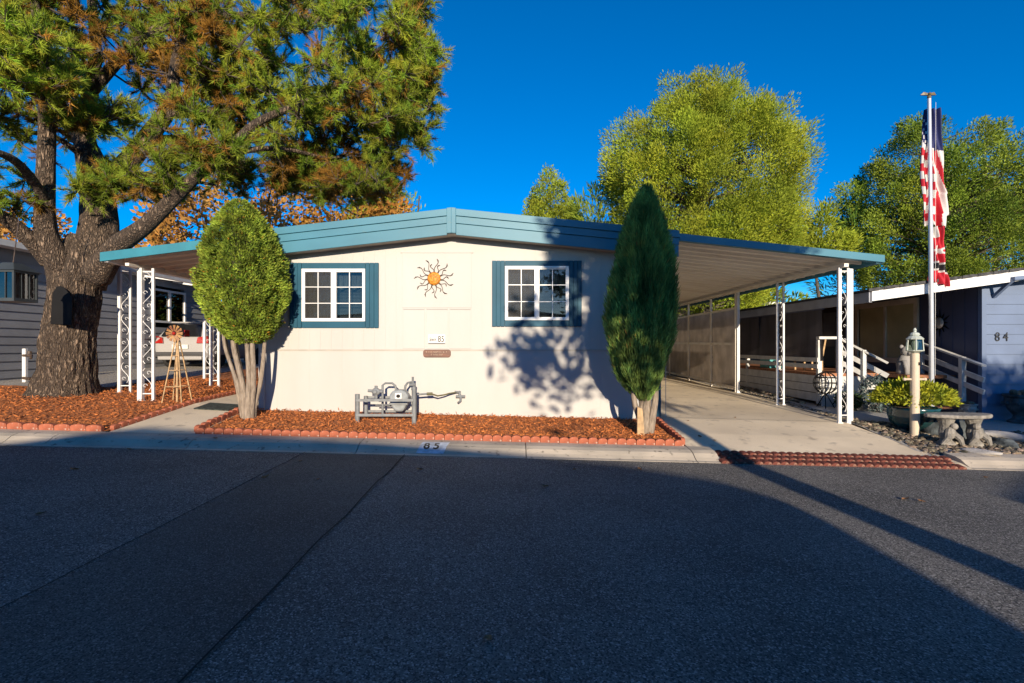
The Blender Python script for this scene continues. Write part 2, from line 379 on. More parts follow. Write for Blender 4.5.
# kerb: rolled concrete in long pours with joints
def kerb(x0, x1, name='concrete_kerb', y1=7.93):
    prof = [(7.40, 0.004), (7.47, .012), (7.54, .045), (7.62, .092), (7.72, .118), (y1, .132)]
    b = MB(); a = x0
    while a < x1-.01:
        e = min(a+2.4, x1); c0, c1 = a+.006, e-.006
        n = len(prof)
        vs = [(c0, y, -.025*c0+z) for y, z in prof] + [(c1, y, -.025*c1+z) for y, z in prof]
        b.add(vs + [(c0, 7.40, -.025*c0-.08), (c1, 7.40, -.025*c1-.08)], [(i, n+i, n+i+1, i+1) for i in range(n-1)] + [(2*n, 2*n+1, n, 0)]); b.add([(c1, y, -.025*c1+z) for y, z in prof] + [(c1, y1, -.025*c1-.1), (c1, 7.40, -.025*c1-.1)], [tuple(range(n+2))]); b.add([(c0, y, -.025*c0+z) for y, z in prof] + [(c0, y1, -.025*c0-.1), (c0, 7.40, -.025*c0-.1)], [tuple(range(n+2))]); a = e
    tag(b.build(name, M_curb), kind='structure')
kerb(-60, -6.6); kerb(-6.6, -4.6, y1=7.93); kerb(-4.6, 2.95); kerb(6.45, 60)
patchsheet('driveway', [(2.62, 7.95), (2.95, 7.40), (6.45, 7.40), (6.5, 7.9), (6.25, 8.6), (6.2, 9.6), (6.2, 30), (2.6, 30)], M_conc, .0, .5)
j = MB()
for yy in (9.9, 12.9, 16.0, 19.5):
    for k in range(14):
        xa = 2.7+k*.25; xb = xa+.25
        j.add([(xa, yy, H(xa, yy)+.003), (xb, yy, H(xb, yy)+.003), (xb, yy+.012, H(xb, yy)+.0035), (xa, yy+.012, H(xa, yy)+.0035)], [(0, 1, 2, 3)])
tag(j.build('driveway_joint', mat('joint_dirt', lin(.14, .12, .10), .95)), kind='structure')
patchsheet('walkway', [(-6.03, 7.92), (-4.75, 7.92), (-4.8, 9.9), (-4.7, 9.9), (-4.7, 28), (-5.5, 28), (-5.78, 12), (-5.85, 9.8)], M_conc, 0, .5)
patchsheet('mulch_bed', [(-4.72, 7.98), (2.55, 7.98), (2.6, 9.9), (-4.78, 9.9)], M_mulch, .012, .12, bumpy=.014)
patchsheet('mulch_bed', [(-30, 7.98), (-6.1, 7.98), (-5.9, 9.8), (-5.85, 12), (-5.6, 22), (-8.8, 22), (-8.9, 11.6), (-30, 10.9)], M_mulch, .012, .15, bumpy=.022)
patchsheet('neighbour_driveway', [(-30, 10.9), (-8.9, 11.6), (-8.8, 22), (-8.8, 40), (-30, 40)], M_gravel, .0, .5)
patchsheet('gravel_bed', [(6.25, 7.95), (30, 7.95), (30, 9.45), (8.6, 9.45), (6.9, 9.9), (6.3, 10.6), (6.25, 8.7)], M_gravel, 0.0, .25, bumpy=.01)
patchsheet('concrete_pad', [(6.3, 10.6), (6.9, 9.9), (8.6, 9.45), (30, 9.45), (30, 12), (9.3, 12), (7.6, 12), (7.2, 30), (6.45, 30)], M_concg, .0, .5)
patchsheet('far_gravel', [(6.2, 10), (6.5, 10), (6.5, 30), (6.2, 30)], M_gravel, .01, .5, bumpy=.01)
# pavement across the street, behind the camera
patchsheet('far_kerb', [(-60, -7.2), (60, -7.2), (60, -6.8), (-60, -6.8)], M_curb, .1, 5)

# loose mulch chips give the beds their ragged grain
def chips(name, poly, n, hf=.03):
    xs = [p[0] for p in poly]; ys = [p[1] for p in poly]; P = []
    while len(P) < n:
        x = random.uniform(min(xs), max(xs)); y = random.uniform(min(ys), max(ys))
        if inpoly(x, y, poly): P.append((x, y, H(x, y)+.012+random.uniform(-.002, hf)))
    P = np.array(P); D = RNG.normal(size=(n, 3)); D[:, 2] *= .35; D = unit(D)
    t = RNG.uniform(.5, 1.5, (n, 1))*np.array([[1, 1, 1]])
    tag(blades(name, P, D, RNG.uniform(.03, .085, n), RNG.uniform(.010, .022, n), t, M_chip, quad=True), kind='stuff', label='loose orange bark mulch')
chips('mulch', [(-4.72, 8.0), (2.5, 8.0), (2.56, 9.8), (-4.75, 9.8)], 15000)
chips('mulch', [(-9.8, 8.0), (-6.15, 8.0), (-5.95, 9.8), (-5.9, 14), (-8.8, 14), (-8.9, 11.6), (-12, 10.9)], 15000)

# ------------------------------------------------------------------ scalloped brick edging
def edging(name, label, pts, w=.2, h=.095, d=.07):
    t = thing(name, label, 'garden edging', (pts[0][0], pts[0][1], H(*pts[0])))
    b = MB(); n = 7
    arc = [(-w/2*.96, -.04)] + [(-w/2*.96*math.cos(PI*i/n), h-.035+.035*math.sin(PI*i/n)) for i in range(n+1)] + [(w/2*.96, -.04)]
    b.prism(list(reversed(arc)), -d/2, d/2)
    first = None; k = 0
    for p, q in zip(pts, pts[1:]):
        p = Vector(p); q = Vector(q); L = (q-p).length; m = max(1, round(L/w)); a = math.atan2(q.y-p.y, q.x-p.x)
        for i in range(m):
            c = p.lerp(q, (i+.5)/m)
            if k >= 100: break
            if first is None:
                o = b.build('brick', M_brick, None, bevel=.006); o.parent = t; ORG[o.name] = ORG[t.name]; first = o
            else: o = first.copy(); C.objects.link(o)
            o.location = Vector((c.x, c.y, H(c.x, c.y)+random.uniform(-.006, .006)))-ORG[t.name]
            o.rotation_euler = (random.uniform(-.05, .05), random.uniform(-.03, .03), a+random.uniform(-.04, .04)); k += 1
    return t
edging('brick_edging', 'scalloped terracotta edging along the kerb in front of the house mulch bed', [(-4.75, 7.97), (2.58, 7.97)], w=.145)
edging('brick_edging', 'low terracotta edging between the house mulch bed and the left walkway', [(-4.8, 8.05), (-4.84, 9.75)], w=.17)
edging('brick_edging', 'terracotta edging between the house mulch bed and the driveway', [(2.6, 8.05), (2.66, 9.75)], w=.17, d=.06)
edging('brick_edging', 'terracotta brick edging along the kerb under the big pine', [(-13.5, 7.97), (-6.15, 7.97)], w=.24)
edging('brick_edging', 'terracotta edging between the pine mulch bed and the left walkway', [(-6.08, 8.05), (-5.9, 9.8), (-5.83, 12), (-5.7, 18)], w=.15, h=.07)
# paver ramp over the gutter, three scalloped rows
pv = thing('paver_ramp', 'three rows of red scalloped pavers across the driveway mouth', 'paver ramp', (4.6, 7.6, 0))
b = MB(); n = 6; w_ = .118
arc = [(-w_*.5, 0)] + [(-w_*.5*math.cos(PI*i/n), .05+.03*math.sin(PI*i/n)) for i in range(n+1)] + [(w_*.5, 0)]
b.prism(list(reversed(arc)), -.072, .05)
fr = None
for r in range(3):
    yy = 7.46+r*.165
    for i in range(30):
        xx = 2.98+.03*r + (i+.5*(r % 2))*w_
        if xx > 6.35: continue
        if fr is None: fr = b.build('paver', M_brick2, None, bevel=.008); fr.parent = pv; ORG[fr.name] = ORG[pv.name]; o = fr
        else: o = fr.copy(); C.objects.link(o)
        o.location = Vector((xx, yy, -.025*xx-.028+r*.026))-ORG[pv.name]; o.rotation_euler = (.12+random.uniform(-.03, .03), random.uniform(-.02, .02), random.uniform(-.03, .03))

# ------------------------------------------------------------------ the cream mobile home
WY = 9.81; FY = 9.45
def rz(x):   # roof top line (house)
    return 4.02-.112*(-1.08-x) if x < -1.08 else 4.02-.098*(x+1.08)
house = thing('mobile_home', 'cream mobile home with pale blue fascia and two blue framed windows', 'house', (-.97, WY, H(-1, WY)))
WX0, WX1 = -4.65, 2.72
# front wall with openings: built from column strips; vertical grooves between 0.2 m boards
holes = [(-3.88, -2.71, 2.02, 2.99), (-.13, 1.05, 2.04, 3.04)]
def wallcol(b, x0, x1, z0, z1a, z1b, y=WY, t=.09):
    b.add([(x0, y, z0), (x1, y, z0), (x1, y, z1b), (x0, y, z1a), (x0, y+t, z0), (x1, y+t, z0), (x1, y+t, z1b), (x0, y+t, z1a)],
          [(0,1,2,3), (7,6,5,4), (0,4,5,1), (1,5,6,2), (2,6,7,3), (3,7,4,0)])
b = MB(); edges = sorted(set([WX0, WX1, -1.08] + [h[0] for h in holes] + [h[1] for h in holes]))
SEAM = 1.50
for x0, x1 in zip(edges, edges[1:]):
    hs_ = [h for h in holes if h[0] <= x0+1e-6 and h[1] >= x1-1e-6]
    if hs_:
        wallcol(b, x0, x1, SEAM, hs_[0][2], hs_[0][2]); wallcol(b, x0, x1, hs_[0][3], rz(x0)-.2, rz(x1)-.2)
    else: wallcol(b, x0, x1, SEAM, rz(x0)-.2, rz(x1)-.2)
b.build('wall', M_wall, house)
b = MB(); b.box(WX0, WX1, WY+.012, WY+.08, -.2, SEAM-.008); b.build('skirting_panel', M_wall, house)
# thin batten shadows: narrow raised ribs on the upper wall and skirting
for i in range(37):
    x = WX0+.1+i*.2
    if -2.1 < x < -.72: continue
    for z0, z1 in ([(SEAM+.01, 3.0), (3.0, rz(x)-.5)]):
        if any(h[0]-.25 < x < h[1]+.25 for h in holes) and z0 < 3: z1 = 1.88
        if any(h[0]-.25 < x < h[1]+.25 for h in holes) and z0 >= 3: z0 = 3.16
        if z1 > z0: b = MB(); b.box(x-.008, x+.008, WY-.006, WY+.01, z0, z1); b.build('groove_rib', M_wall, house)
for i in range(13):
    x = WX0+.3+i*.6; b = MB(); b.box(x-.004, x+.004, WY+.009, WY+.02, .0, SEAM-.03); b.build('groove_rib', M_wall, house)
b = MB()   # raised centre panel boards
PX = [-2.03, -1.60, -1.17, -.745]
b.box(PX[0], PX[3], WY-.012, WY+.004, 2.27, 3.285)
for i in range(3): b.box(PX[i]+.012, PX[i+1]-.012, WY-.011, WY+.004, SEAM+.015, 2.235)
b.box(PX[0]-.03, PX[3]+.03, WY-.02, WY+.004, 3.285, 3.31)
for i in range(3): b.box(PX[i]+.02, PX[i+1]-.02, WY-.018, WY+.004, 2.24, 2.262)
b.build('centre_panel', M_wall, house, bevel=.003)
b = MB(); b.box(WX0, WX1, WY-.006, WY+.01, SEAM-.022, SEAM-.002); b.build('seam_strip', mat('seam_metal', lin(.50, .46, .40), .6), house)
# side walls (siding) and back
b = MB()
for xs_, s in ((WX0, -1), (WX1, 1)):
    k = 0; z = -.1
    while z < 3.5:
        zz = min(z+.2, 3.55); b.add([(xs_+s*.02, WY+.09, z), (xs_+s*.02, 28, z), (xs_+s*.004, 28, zz), (xs_+s*.004, WY+.09, zz)], [(0, 1, 2, 3)]); z += .2
    b.box(xs_-.03 if s > 0 else xs_, xs_ if s > 0 else xs_+.03, WY+.09, 28, -.2, 3.55)
b.box(WX0, WX1, 27.9, 28, -.2, 3.7); b.build('side_wall', M_wall, house)
b = MB(); b.box(WX1-.10, WX1+.03, WY-.03, WY+.1, -.15, 3.5); b.build('corner_trim', M_blue, house, bevel=.004)
b = MB(); b.box(WX0-.03, WX0+.07, WY-.03, WY+.1, -.1, 3.45); b.build('corner_trim', M_wall, house, bevel=.004)
# fascia: three stepped boards either side of a ridge cap
HX0, HX1 = -4.95, 2.98
def fb(b, x0, x1, y0, y1, dz0, dz1, f=rz):
    b.add([(x0, y0, f(x0)+dz0), (x1, y0, f(x1)+dz0), (x1, y0, f(x1)+dz1), (x0, y0, f(x0)+dz1), (x0, y1, f(x0)+dz0), (x1, y1, f(x1)+dz0), (x1, y1, f(x1)+dz1), (x0, y1, f(x0)+dz1)],
          [(0,1,2,3), (7,6,5,4), (0,4,5,1), (1,5,6,2), (2,6,7,3), (3,7,4,0)])
b = MB()
for x0, x1 in ((HX0, -1.16), (-1.0, HX1)):
    fb(b, x0, x1, FY+.02, FY+.06, -.46, -.26); fb(b, x0, x1, FY+.0, FY+.06, -.255, -.13); fb(b, x0, x1, FY-.025, FY+.06, -.125, 0)
fb(b, -1.16, -1.08, FY-.035, FY+.05, -.44, .012); fb(b, -1.08, -1.0, FY-.035, FY+.05, -.44, .012)
b.build('fascia', M_fascia, house, bevel=.004)
b = MB()
for x0, x1 in ((HX0, -1.08), (-1.08, HX1)):
    fb(b, x0, x1, FY+.062, 28.3, -.05, -.006)
b.build('roof', M_roof, house)
b = MB()
for x0, x1 in ((HX0, -1.08), (-1.08, HX1)): fb(b, x0, x1, FY+.06, WY-.002, -.44, -.42)
b.build('soffit', M_soffit, house)
# windows
def grid_window(hole, parent, cols=2, rows=3):
    x0, x1, z0, z1 = hole; y = WY-.045
    xm = (x0+x1)/2
    wdw = MB(); f = .036
    wdw.box(x0, x1, y, WY+.05, z0, z0+f); wdw.box(x0, x1, y, WY+.05, z1-f, z1); wdw.box(x0, x0+f, y, WY+.05, z0+f, z1-f); wdw.box(x1-f, x1, y, WY+.05, z0+f, z1-f)
    wdw.box(xm-.025, xm+.025, y-.004, WY+.05, z0+f, z1-f)
    wo_ = wdw.build('window', M_vinyl, parent, bevel=.004)
    mu = MB()
    for s, (a, c) in enumerate(((x0+f, xm-.025), (xm+.025, x1-f))):
        yy = y+.02+.02*s
        mu.box(a, a+.02, yy-.012, yy+.03, z0+f, z1-f); mu.box(c-.02, c, yy-.012, yy+.03, z0+f, z1-f)
        mu.box(a+.02, c-.02, yy-.012, yy+.03, z0+f, z0+f+.022); mu.box(a+.02, c-.02, yy-.012, yy+.03, z1-f-.022, z1-f)
        for i in range(1, cols): xx = a+(c-a)*i/cols; mu.box(xx-.0065, xx+.0065, yy, yy+.02, z0+f+.022, z1-f-.022)
        for i in range(1, rows):
            zz = z0+f+(z1-z0-2*f)*i/rows
            for q in range(cols):
                xa = a+(c-a)*q/cols+(.009 if q else .02); xb = a+(c-a)*(q+1)/cols-(.009 if q < cols-1 else .02)
                mu.box(xa, xb, yy+.001, yy+.019, zz-.0065, zz+.0065)
    mu.build('muntin', M_vinyl, wo_)
    p = MB(); p.box(x0+f, xm-.02, y+.045, y+.049, z0+f, z1-f); p.box(xm+.02, x1-f, y+.06, y+.064, z0+f, z1-f); p.build('pane', M_glass, wo_)
    sc = MB(); sc.box(x0+f+.02, xm-.04, y+.034, y+.036, z0+f+.02, z1-f-.02); so_ = sc.build('insect_screen', M_scr, wo_)
    # curtain: pleated, and a valance at the top
    c = MB(); n = 60; yy = WY+.22
    def pleat(xa, xb, za, zb, amp, y0):
        vs = []; m_ = 60
        for i in range(m_+1):
            t = i/m_; xx = xa+(xb-xa)*t; yo = y0+amp*math.sin(t*70+3*math.sin(t*9))
            vs += [(xx, yo, za+.02*math.sin(t*30)), (xx, yo, zb)]
        c.add(vs, [(2*i, 2*i+2, 2*i+3, 2*i+1) for i in range(m_)])
    pleat(x0+.02, x1-.02, z1-.34, z1, .012, WY+.17); pleat(x0, x0+.42, z0, z1, .018, yy); pleat(x1-.16, x1, z0, z1, .018, yy)
    c.build('curtain', M_curt, wo_)
    bl = MB()
    for i in range(26): bl.box(x0+.42, x1-.1, yy+.06, yy+.082, z0+.02+i*.027, z0+.036+i*.027)
    bl.build('blind', mat('grey_blind_slats', lin(.3, .3, .31), .7), wo_)
    r = MB(); r.box(x0-.3, x1+.3, yy+.6, yy+.62, z0-.3, z1+.2); r.box(x0-.3, x1+.3, WY+.1, yy+.6, z0-.32, z0-.3); r.build('room_backdrop', M_dark, wo_)
    return wo_
M_scr = glass_mat('insect_screen_mesh', (.72, .72, .73, 1), .0, .6)
for k, (h, fx) in enumerate(zip(holes, ((-4.11, -2.46, 1.90, 3.10), (-.37, 1.29, 1.925, 3.14)))):
    wn = grid_window(h, house)
    x0, x1, z0, z1 = fx; s = MB()
    s.box(h[0]-.0, h[1]+.0, WY-.03, WY+.003, h[3], z1-.0); s.box(h[0], h[1], WY-.03, WY+.003, z0, h[2])
    for a, c in ((x0, h[0]-.002), (h[1]+.002, x1)):
        n_ = 3; wv = (c-a)/n_
        for i in range(n_): s.box(a+i*wv+.005, a+(i+1)*wv-.005, WY-.042, WY+.003, z0, z1)
        s.box(a+.002, c-.002, WY-.025, WY+.003, z0+.005, z1-.005)
        s.box(a+.0, c-.0, WY-.049, WY-.02, z0+.09, z0+.15) if False else None
    s.build('window_trim', M_blue, house, bevel=.004)
# ------------------------------------------------------------------ things fixed on the front wall (lift off)
t = thing('sun_ornament', 'gold faced metal sun with curly wire rays hung on the centre wall panel', 'wall ornament', (-1.44, WY-.02, 2.81))
b = MB(); cx, cz = -1.44, 2.81
b.lathe([(.001, .045), (.06, .042), (.10, .028), (.122, .006), (.122, -.006)], (0, 0, 0), 24)
b.v = [(cx+v[0], WY-.03-v[2], cz+v[1]) for v in b.v]; 
for ex in (-.035, .035): b.sphere((cx+ex, WY-.072, cz+.025), .014, 8, 6)
b.tube([(cx, WY-.08, cz+.02), (cx, WY-.088, cz-.02)], .012, 6); b.tube([(cx-.04, WY-.068, cz-.045), (cx, WY-.074, cz-.058), (cx+.04, WY-.068, cz-.045)], .007, 6)
b.build('sun_face', M_gold, t, smooth=False)
b = MB()
for k in range(22):
    a = 2*PI*k/22; L = .37 if k % 2 else .27; ph = 1 if k % 2 else -1
    pts = []
    for i in range(9):
        q = i/8; r = .10+(L-.10)*q; off = ph*.03*math.sin(q*PI*2)*(0.4+q); aa = a
        pts.append((cx+r*math.cos(aa)-off*math.sin(aa), WY-.022, cz+r*math.sin(aa)+off*math.cos(aa)))
    b.tube(pts, [.008, .008, .007, .006, .006, .006, .007, .011, .004], 5)
    if k % 2:
        e = pts[-2]; b.lathe([(.001, 0), (.016, .004), (.016, .008), (.001, .012)], (0, 0, 0), 8) if False else b.sphere((e[0], e[1], e[2]), .013, 6, 4)
b.build('ray', M_wire, t)
t = thing('number_plate', 'small white plate reading Space 85 above the wall seam', 'house number', (-1.33, WY-.02, 1.68))
b = MB(); b.box(-1.545, -1.235, WY-.022, WY-.013, 1.61, 1.775); b.build('plate', M_plaqw, t, bevel=.003)
b = MB(); b.box(-1.545, -1.235, WY-.026, WY-.02, 1.606, 1.617); b.build('plate_edge', M_black, t)
text('lettering', 'Space', .085, (-1.47, WY-.0225, 1.69), M_text, t, sx=.62, shear=.3, ext=.0015, bold=.002)
text('numeral', '85', .16, (-1.31, WY-.0225, 1.69), M_text, t, sx=.78, ext=.0015, bold=.002)
t = thing('name_plaque', 'small brown rounded plaque with faint pale lettering just below the wall seam', 'plaque', (-1.32, WY-.02, 1.45))
b = MB(); n = 6; pts = []
for (ccx, ccz, a0) in ((-1.13-.05, 1.50-.05, 0), (-1.64+.05, 1.50-.05, PI/2), (-1.64+.05, 1.36+.05, PI), (-1.13-.05, 1.36+.05, 1.5*PI)):
    for i in range(n+1): a = a0+PI/2*i/n; pts.append((ccx+.05*math.cos(a), ccz+.05*math.sin(a)))
b.prism(pts, WY-.035, WY-.008); b.build('board', M_brownp, t, bevel=.004)
b = MB()   # the carving is too worn to read: short strokes in two rows
random.seed(5)
for zc, xa, xb in ((1.455, -1.58, -1.19), (1.405, -1.49, -1.28)):
    x = xa
    while x < xb:
        b.bar((x, WY-.037, zc-.014), (x+random.choice([0, .008, -.004]), WY-.037, zc+.014), .005, .003, (0, 1, 0))
        if random.random() < .6: b.bar((x, WY-.037, zc+random.choice([-.012, .012, 0])), (x+.014, WY-.037, zc+random.choice([-.012, .012, 0])), .005, .003, (0, 1, 0))
        x += .024 if random.random() < .8 else .05
b.build('carving', M_paleink, t)

# ------------------------------------------------------------------ carports
def flat(v): return v
def scroll_post(parent, x, y, z0, z1, dx, dy, w=.2, r=.02, wide=.02, name='post', m=None):
    """two square tubes with wrought scrolls between; (dx,dy) unit direction across"""
    m = m or M_white
    p = MB()
    for s, rr in ((-1, wide), (1, r)):
        cx_, cy_ = x+dx*w/2*s, y+dy*w/2*s
        p.box(cx_-rr, cx_+rr, cy_-rr, cy_+rr, z0, z1)
        p.box(cx_-rr-.02, cx_+rr+.02, cy_-rr-.02, cy_+rr+.02, z0-.02, z0+.012)
    p.bar((x-dx*w/2, y-dy*w/2, z1-.06), (x+dx*w/2, y+dy*w/2, z1-.06), .02, .02)
    p.bar((x-dx*w/2, y-dy*w/2, z0+.14), (x+dx*w/2, y+dy*w/2, z0+.14), .02, .02)
    po = p.build(name, m, parent, bevel=.003)
    s_ = MB(); Hh = z1-z0; z = z0+.2; k = 0; u = w/2-.02
    while z < z1-.12:
        seg = .42; sg = 1 if k % 2 else -1
        pts = []
        for i in range(15):   # an S scroll with curled ends
            q = i/14; zz = z+seg*q
            a = (q-.5)*2; off = sg*u*.85*math.sin(a*PI*.85)
            pts.append((x+dx*off, y+dy*off, min(zz, z1-.08)))
        s_.tube(pts, .0055, 5)
        for zc, sd in ((z+.09, -sg), (z+seg-.09, sg)):
            pp = []
            for i in range(9):
                a = 2*PI*i/8*.8; rr = u*.42*(1-.05*i); pp.append((x+dx*(sd*-u*.35+rr*math.cos(a)), y+dy*(sd*-u*.35+rr*math.cos(a)), min(zc+rr*math.sin(a), z1-.08)))
            s_.tube(pp, .0045, 5)
        z += seg+.08; k += 1
    s_.build('scrollwork', m, po)
    return po
def pan_roof(parent, x0, z0, x1, z1, ya, yb, pitch=.19):
    """ribbed awning pans running along x, ribs hanging down"""
    b = MB(); y = ya; prof = []
    while y < yb-.01:
        prof += [(y, 0), (y+.02, -.05), (y+.07, -.05), (y+.09, 0)]; y += pitch
    prof.append((yb, 0)); n = len(prof)
    vs = [(x0, p[0], z0+p[1]) for p in prof] + [(x1, p[0], z1+p[1]) for p in prof] + [(x0, p[0], z0+p[1]+.012) for p in prof] + [(x1, p[0], z1+p[1]+.012) for p in prof]
    fs = [(i, i+1, n+i+1, n+i) for i in range(n-1)] + [(3*n+i, 3*n+i+1, 2*n+i+1, 2*n+i) for i in range(n-1)]
    b.add(vs, fs); return b.build('roof_panel', M_pan, parent)
cr = thing('carport', 'long awning carport over the driveway with pale blue front edge, right of the house', 'carport', (4.7, 9.5, H(4.7, 9.5)))
RX0, RZ0, RX1, RZ1 = 2.985, 3.575, 6.65, 3.187
fz = lambda x: RZ0+(RZ1-RZ0)*(x-RX0)/(RX1-RX0)
b = MB(); fb(b, RX0, RX1, FY, FY+.05, -.13, 0, fz); fb(b, RX0, RX1, FY+.05, FY+.12, -.13, -.118, fz); fb(b, RX0, RX1, FY+.05, 24, -.012, 0, fz); b.build('fascia', M_fascia, cr, bevel=.003)
pan_roof(cr, RX0-.25, fz(RX0-.25)-.06, RX1-.05, fz(RX1-.05)-.06, FY+.06, 24, pitch=.38)
b = MB(); b.box(RX1-.12, RX1, FY+.05, 24, RZ1-.14, RZ1-.012); b.build('gutter', M_fascia, cr)
b = MB(); b.box(6.05, 6.13, FY+.2, 24, 3.01, 3.07); b.build('beam', M_pan, cr)
for (yy, x, dx, dy, w_, wide) in ((9.8, 6.13, 1, .12, .17, .028), (12.05, 6.1, 1, .1, .15, .02), (14.3, 6.1, .0, 1, .06, .03)):
    zb = H(x, yy); 
    if yy < 14: scroll_post(cr, x, yy, zb, 3.01, dx, dy, w_, .02, wide)
    else:
        p = MB(); p.box(x-.035, x+.035, yy-.03, yy+.03, zb, 3.01); p.box(x-.06, x+.06, yy-.06, yy+.06, zb-.02, zb+.01); p.build('post', M_white, cr, bevel=.003)
p = MB(); p.box(6.27, 6.35, 9.86, 9.94, H(6.3, 9.9), 3.01); p.build('post', M_white, cr, bevel=.003)
cl = thing('carport', 'short awning carport over the left walkway with teal leaf-shaded front edge', 'carport', (-6.2, 9.5, H(-6.2, 9.5)))
LX0, LZ0, LX1, LZ1 = -7.35, 3.235, -4.96, 3.53
fl = lambda x: LZ0+(LZ1-LZ0)*(x-LX0)/(LX1-LX0)
b = MB(); fb(b, LX0, LX1, FY, FY+.05, -.16, 0, fl); fb(b, LX0, LX1, FY+.05, 22, -.012, 0, fl); b.build('fascia', M_teal, cl, bevel=.003)
pan_roof(cl, LX0+.1, fl(LX0+.1)-.06, LX1+.3, fl(LX1+.3)-.06, FY+.06, 22, pitch=.38)
b = MB(); b.box(-7.0, -6.93, FY+.14, 22, 3.02, 3.07); b.build('beam', M_pan, cl)
b = MB(); b.box(-7.34, -7.24, FY+.05, 22, 3.07, 3.2); b.build('gutter', M_white, cl)
scroll_post(cl, -6.83, 9.92, H(-6.8, 9.9)+.0, 3.02, 1, .1, .22, .022, .042)
scroll_post(cl, -6.95, 12.4, H(-6.9, 12.4), 3.0, 1, .1, .17, .024, .03)
scroll_post(cl, -6.95, 16.5, H(-6.9, 16.5), 3.0, 1, .1, .17, .024, .03)

# neighbour's awning frame (posts and one long beam)
na = thing('awning_frame', 'white awning frame on scroll posts beside the grey neighbour house', 'awning', (-8.1, 12.2, H(-8.1, 12.2)))
b = MB(); b.box(-8.19, -8.08, 10.95, 21, 3.15, 3.25); b.build('beam', M_white, na)
for yy in (14.3, 16.5, 18.7, 20.9): b = MB(); b.add([(-12, yy, 3.80), (-8.15, yy, 3.25), (-8.15, yy+.06, 3.25), (-12, yy+.06, 3.80), (-12, yy, 3.86), (-8.15, yy, 3.31), (-8.15, yy+.06, 3.31), (-12, yy+.06, 3.88)], [(0,1,2,3),(7,6,5,4),(0,4,5,1),(1,5,6,2),(2,6,7,3),(3,7,4,0)]); b.build('rafter', M_white, na)
scroll_post(na, -8.03, 11.0, H(-8.1, 11), 3.15, 1, .15, .20, .02, .03); scroll_post(na, -8.1, 14.15, H(-8.1, 14.1), 3.15, 1, .15, .2, .02, .03)
scroll_post(na, -8.1, 18, H(-8.1, 18), 3.15, 1, .15, .2, .02, .03)

# ------------------------------------------------------------------ grey neighbour house on the left
nh = thing('neighbour_house', 'grey lap sided house with white eave behind the big pine', 'house', (-12, 14, .6))
b = MB(); z = .2; wn_ = (17.6, 19.4, 2.36, 3.5)
while z < 3.9:
    zz = z+.2
    segs = [(6.0, 21.0)]
    if z < wn_[3]-.01 and zz > wn_[2]+.01: segs = [(6.0, wn_[0]), (wn_[1], 21.0)]
    for ya, yb in segs: b.add([(-11.975, ya, z), (-11.975, yb, z), (-12.0, yb, zz), (-12.0, ya, zz), (-12.03, ya, z), (-12.03, yb, z), (-12.03, yb, zz), (-12.03, ya, zz)], [(0,1,2,3),(7,6,5,4),(0,4,5,1),(2,6,7,3),(3,7,4,0),(1,5,6,2)])
    z = zz
b.box(-20, -12.03, 5.97, 6.0, .2, 4.3); b.box(-20, -12.03, 21, 21.03, .2, 4.3); b.build('wall', M_gsid, nh)
b = MB(); b.add([(-11.6, 5.5, 3.98), (-11.6, 21.5, 3.98), (-16.5, 21.5, 4.6), (-16.5, 5.5, 4.6), (-21.4, 5.5, 3.98), (-21.4, 21.5, 3.98), (-11.6, 5.5, 3.90), (-11.6, 21.5, 3.90), (-21.4, 5.5, 3.9), (-21.4, 21.5, 3.9)], [(0,1,2,3),(3,2,5,4),(6,8,9,7),(0,6,7,1),(4,5,9,8),(0,3,4,8,6),(1,7,9,5,2)]); b.build('roof', M_shing, nh)
b = MB(); b.box(-11.6, -11.56, 5.5, 21.5, 3.86, 4.0); b.box(-11.9, -11.6, 5.5, 21.5, 3.86, 3.885); b.build('eave_board', M_vinyl, nh)
b = MB(); y0, y1, z0, z1 = wn_; xx = -11.95
b.box(xx-.06, xx+.02, y0, y1, z0, z0+.07); b.box(xx-.06, xx+.02, y0, y1, z1-.07, z1); b.box(xx-.06, xx+.02, y0, y0+.07, z0+.07, z1-.07); b.box(xx-.06, xx+.02, y1-.07, y1, z0+.07, z1-.07); b.box(xx-.06, xx+.025, (y0+y1)/2-.05, (y0+y1)/2+.05, z0+.07, z1-.07)
wn = b.build('window', M_vinyl, nh)
b = MB(); b.box(xx-.03, xx-.025, y0+.07, y1-.07, z0+.07, z1-.07); b.build('pane', M_dglass, wn)
b = MB(); b.box(xx-.5, xx-.48, y0-.3, y1+.3, z0-.3, z1+.3); b.build('room_backdrop', M_dark, wn)
t = thing('utility_stub', 'short white standpipe with a tap in front of the grey siding', 'standpipe', (-11.3, 12.3, .7), local=False)
b = MB(); zg = H(-11.3, 12.3); b.box(-11.34, -11.26, 12.26, 12.34, zg, zg+.78); b.build('post', M_white, t, bevel=.01)
b = MB(); b.tube([(-11.3, 12.25, zg+.1), (-11.1, 12.22, zg+.08)], .035, 8); b.build('drain_stub', M_wire, t)
b = MB(); b.tube([(-11.3, 12.25, zg+.62), (-11.1, 12.25, zg+.62), (-11.08, 12.2, zg+.55)], .03, 8); b.tube([(-11.15, 12.25, zg+.66), (-11.15, 12.25, zg+.72)], .045, 8); b.build('tap', M_wire, t)

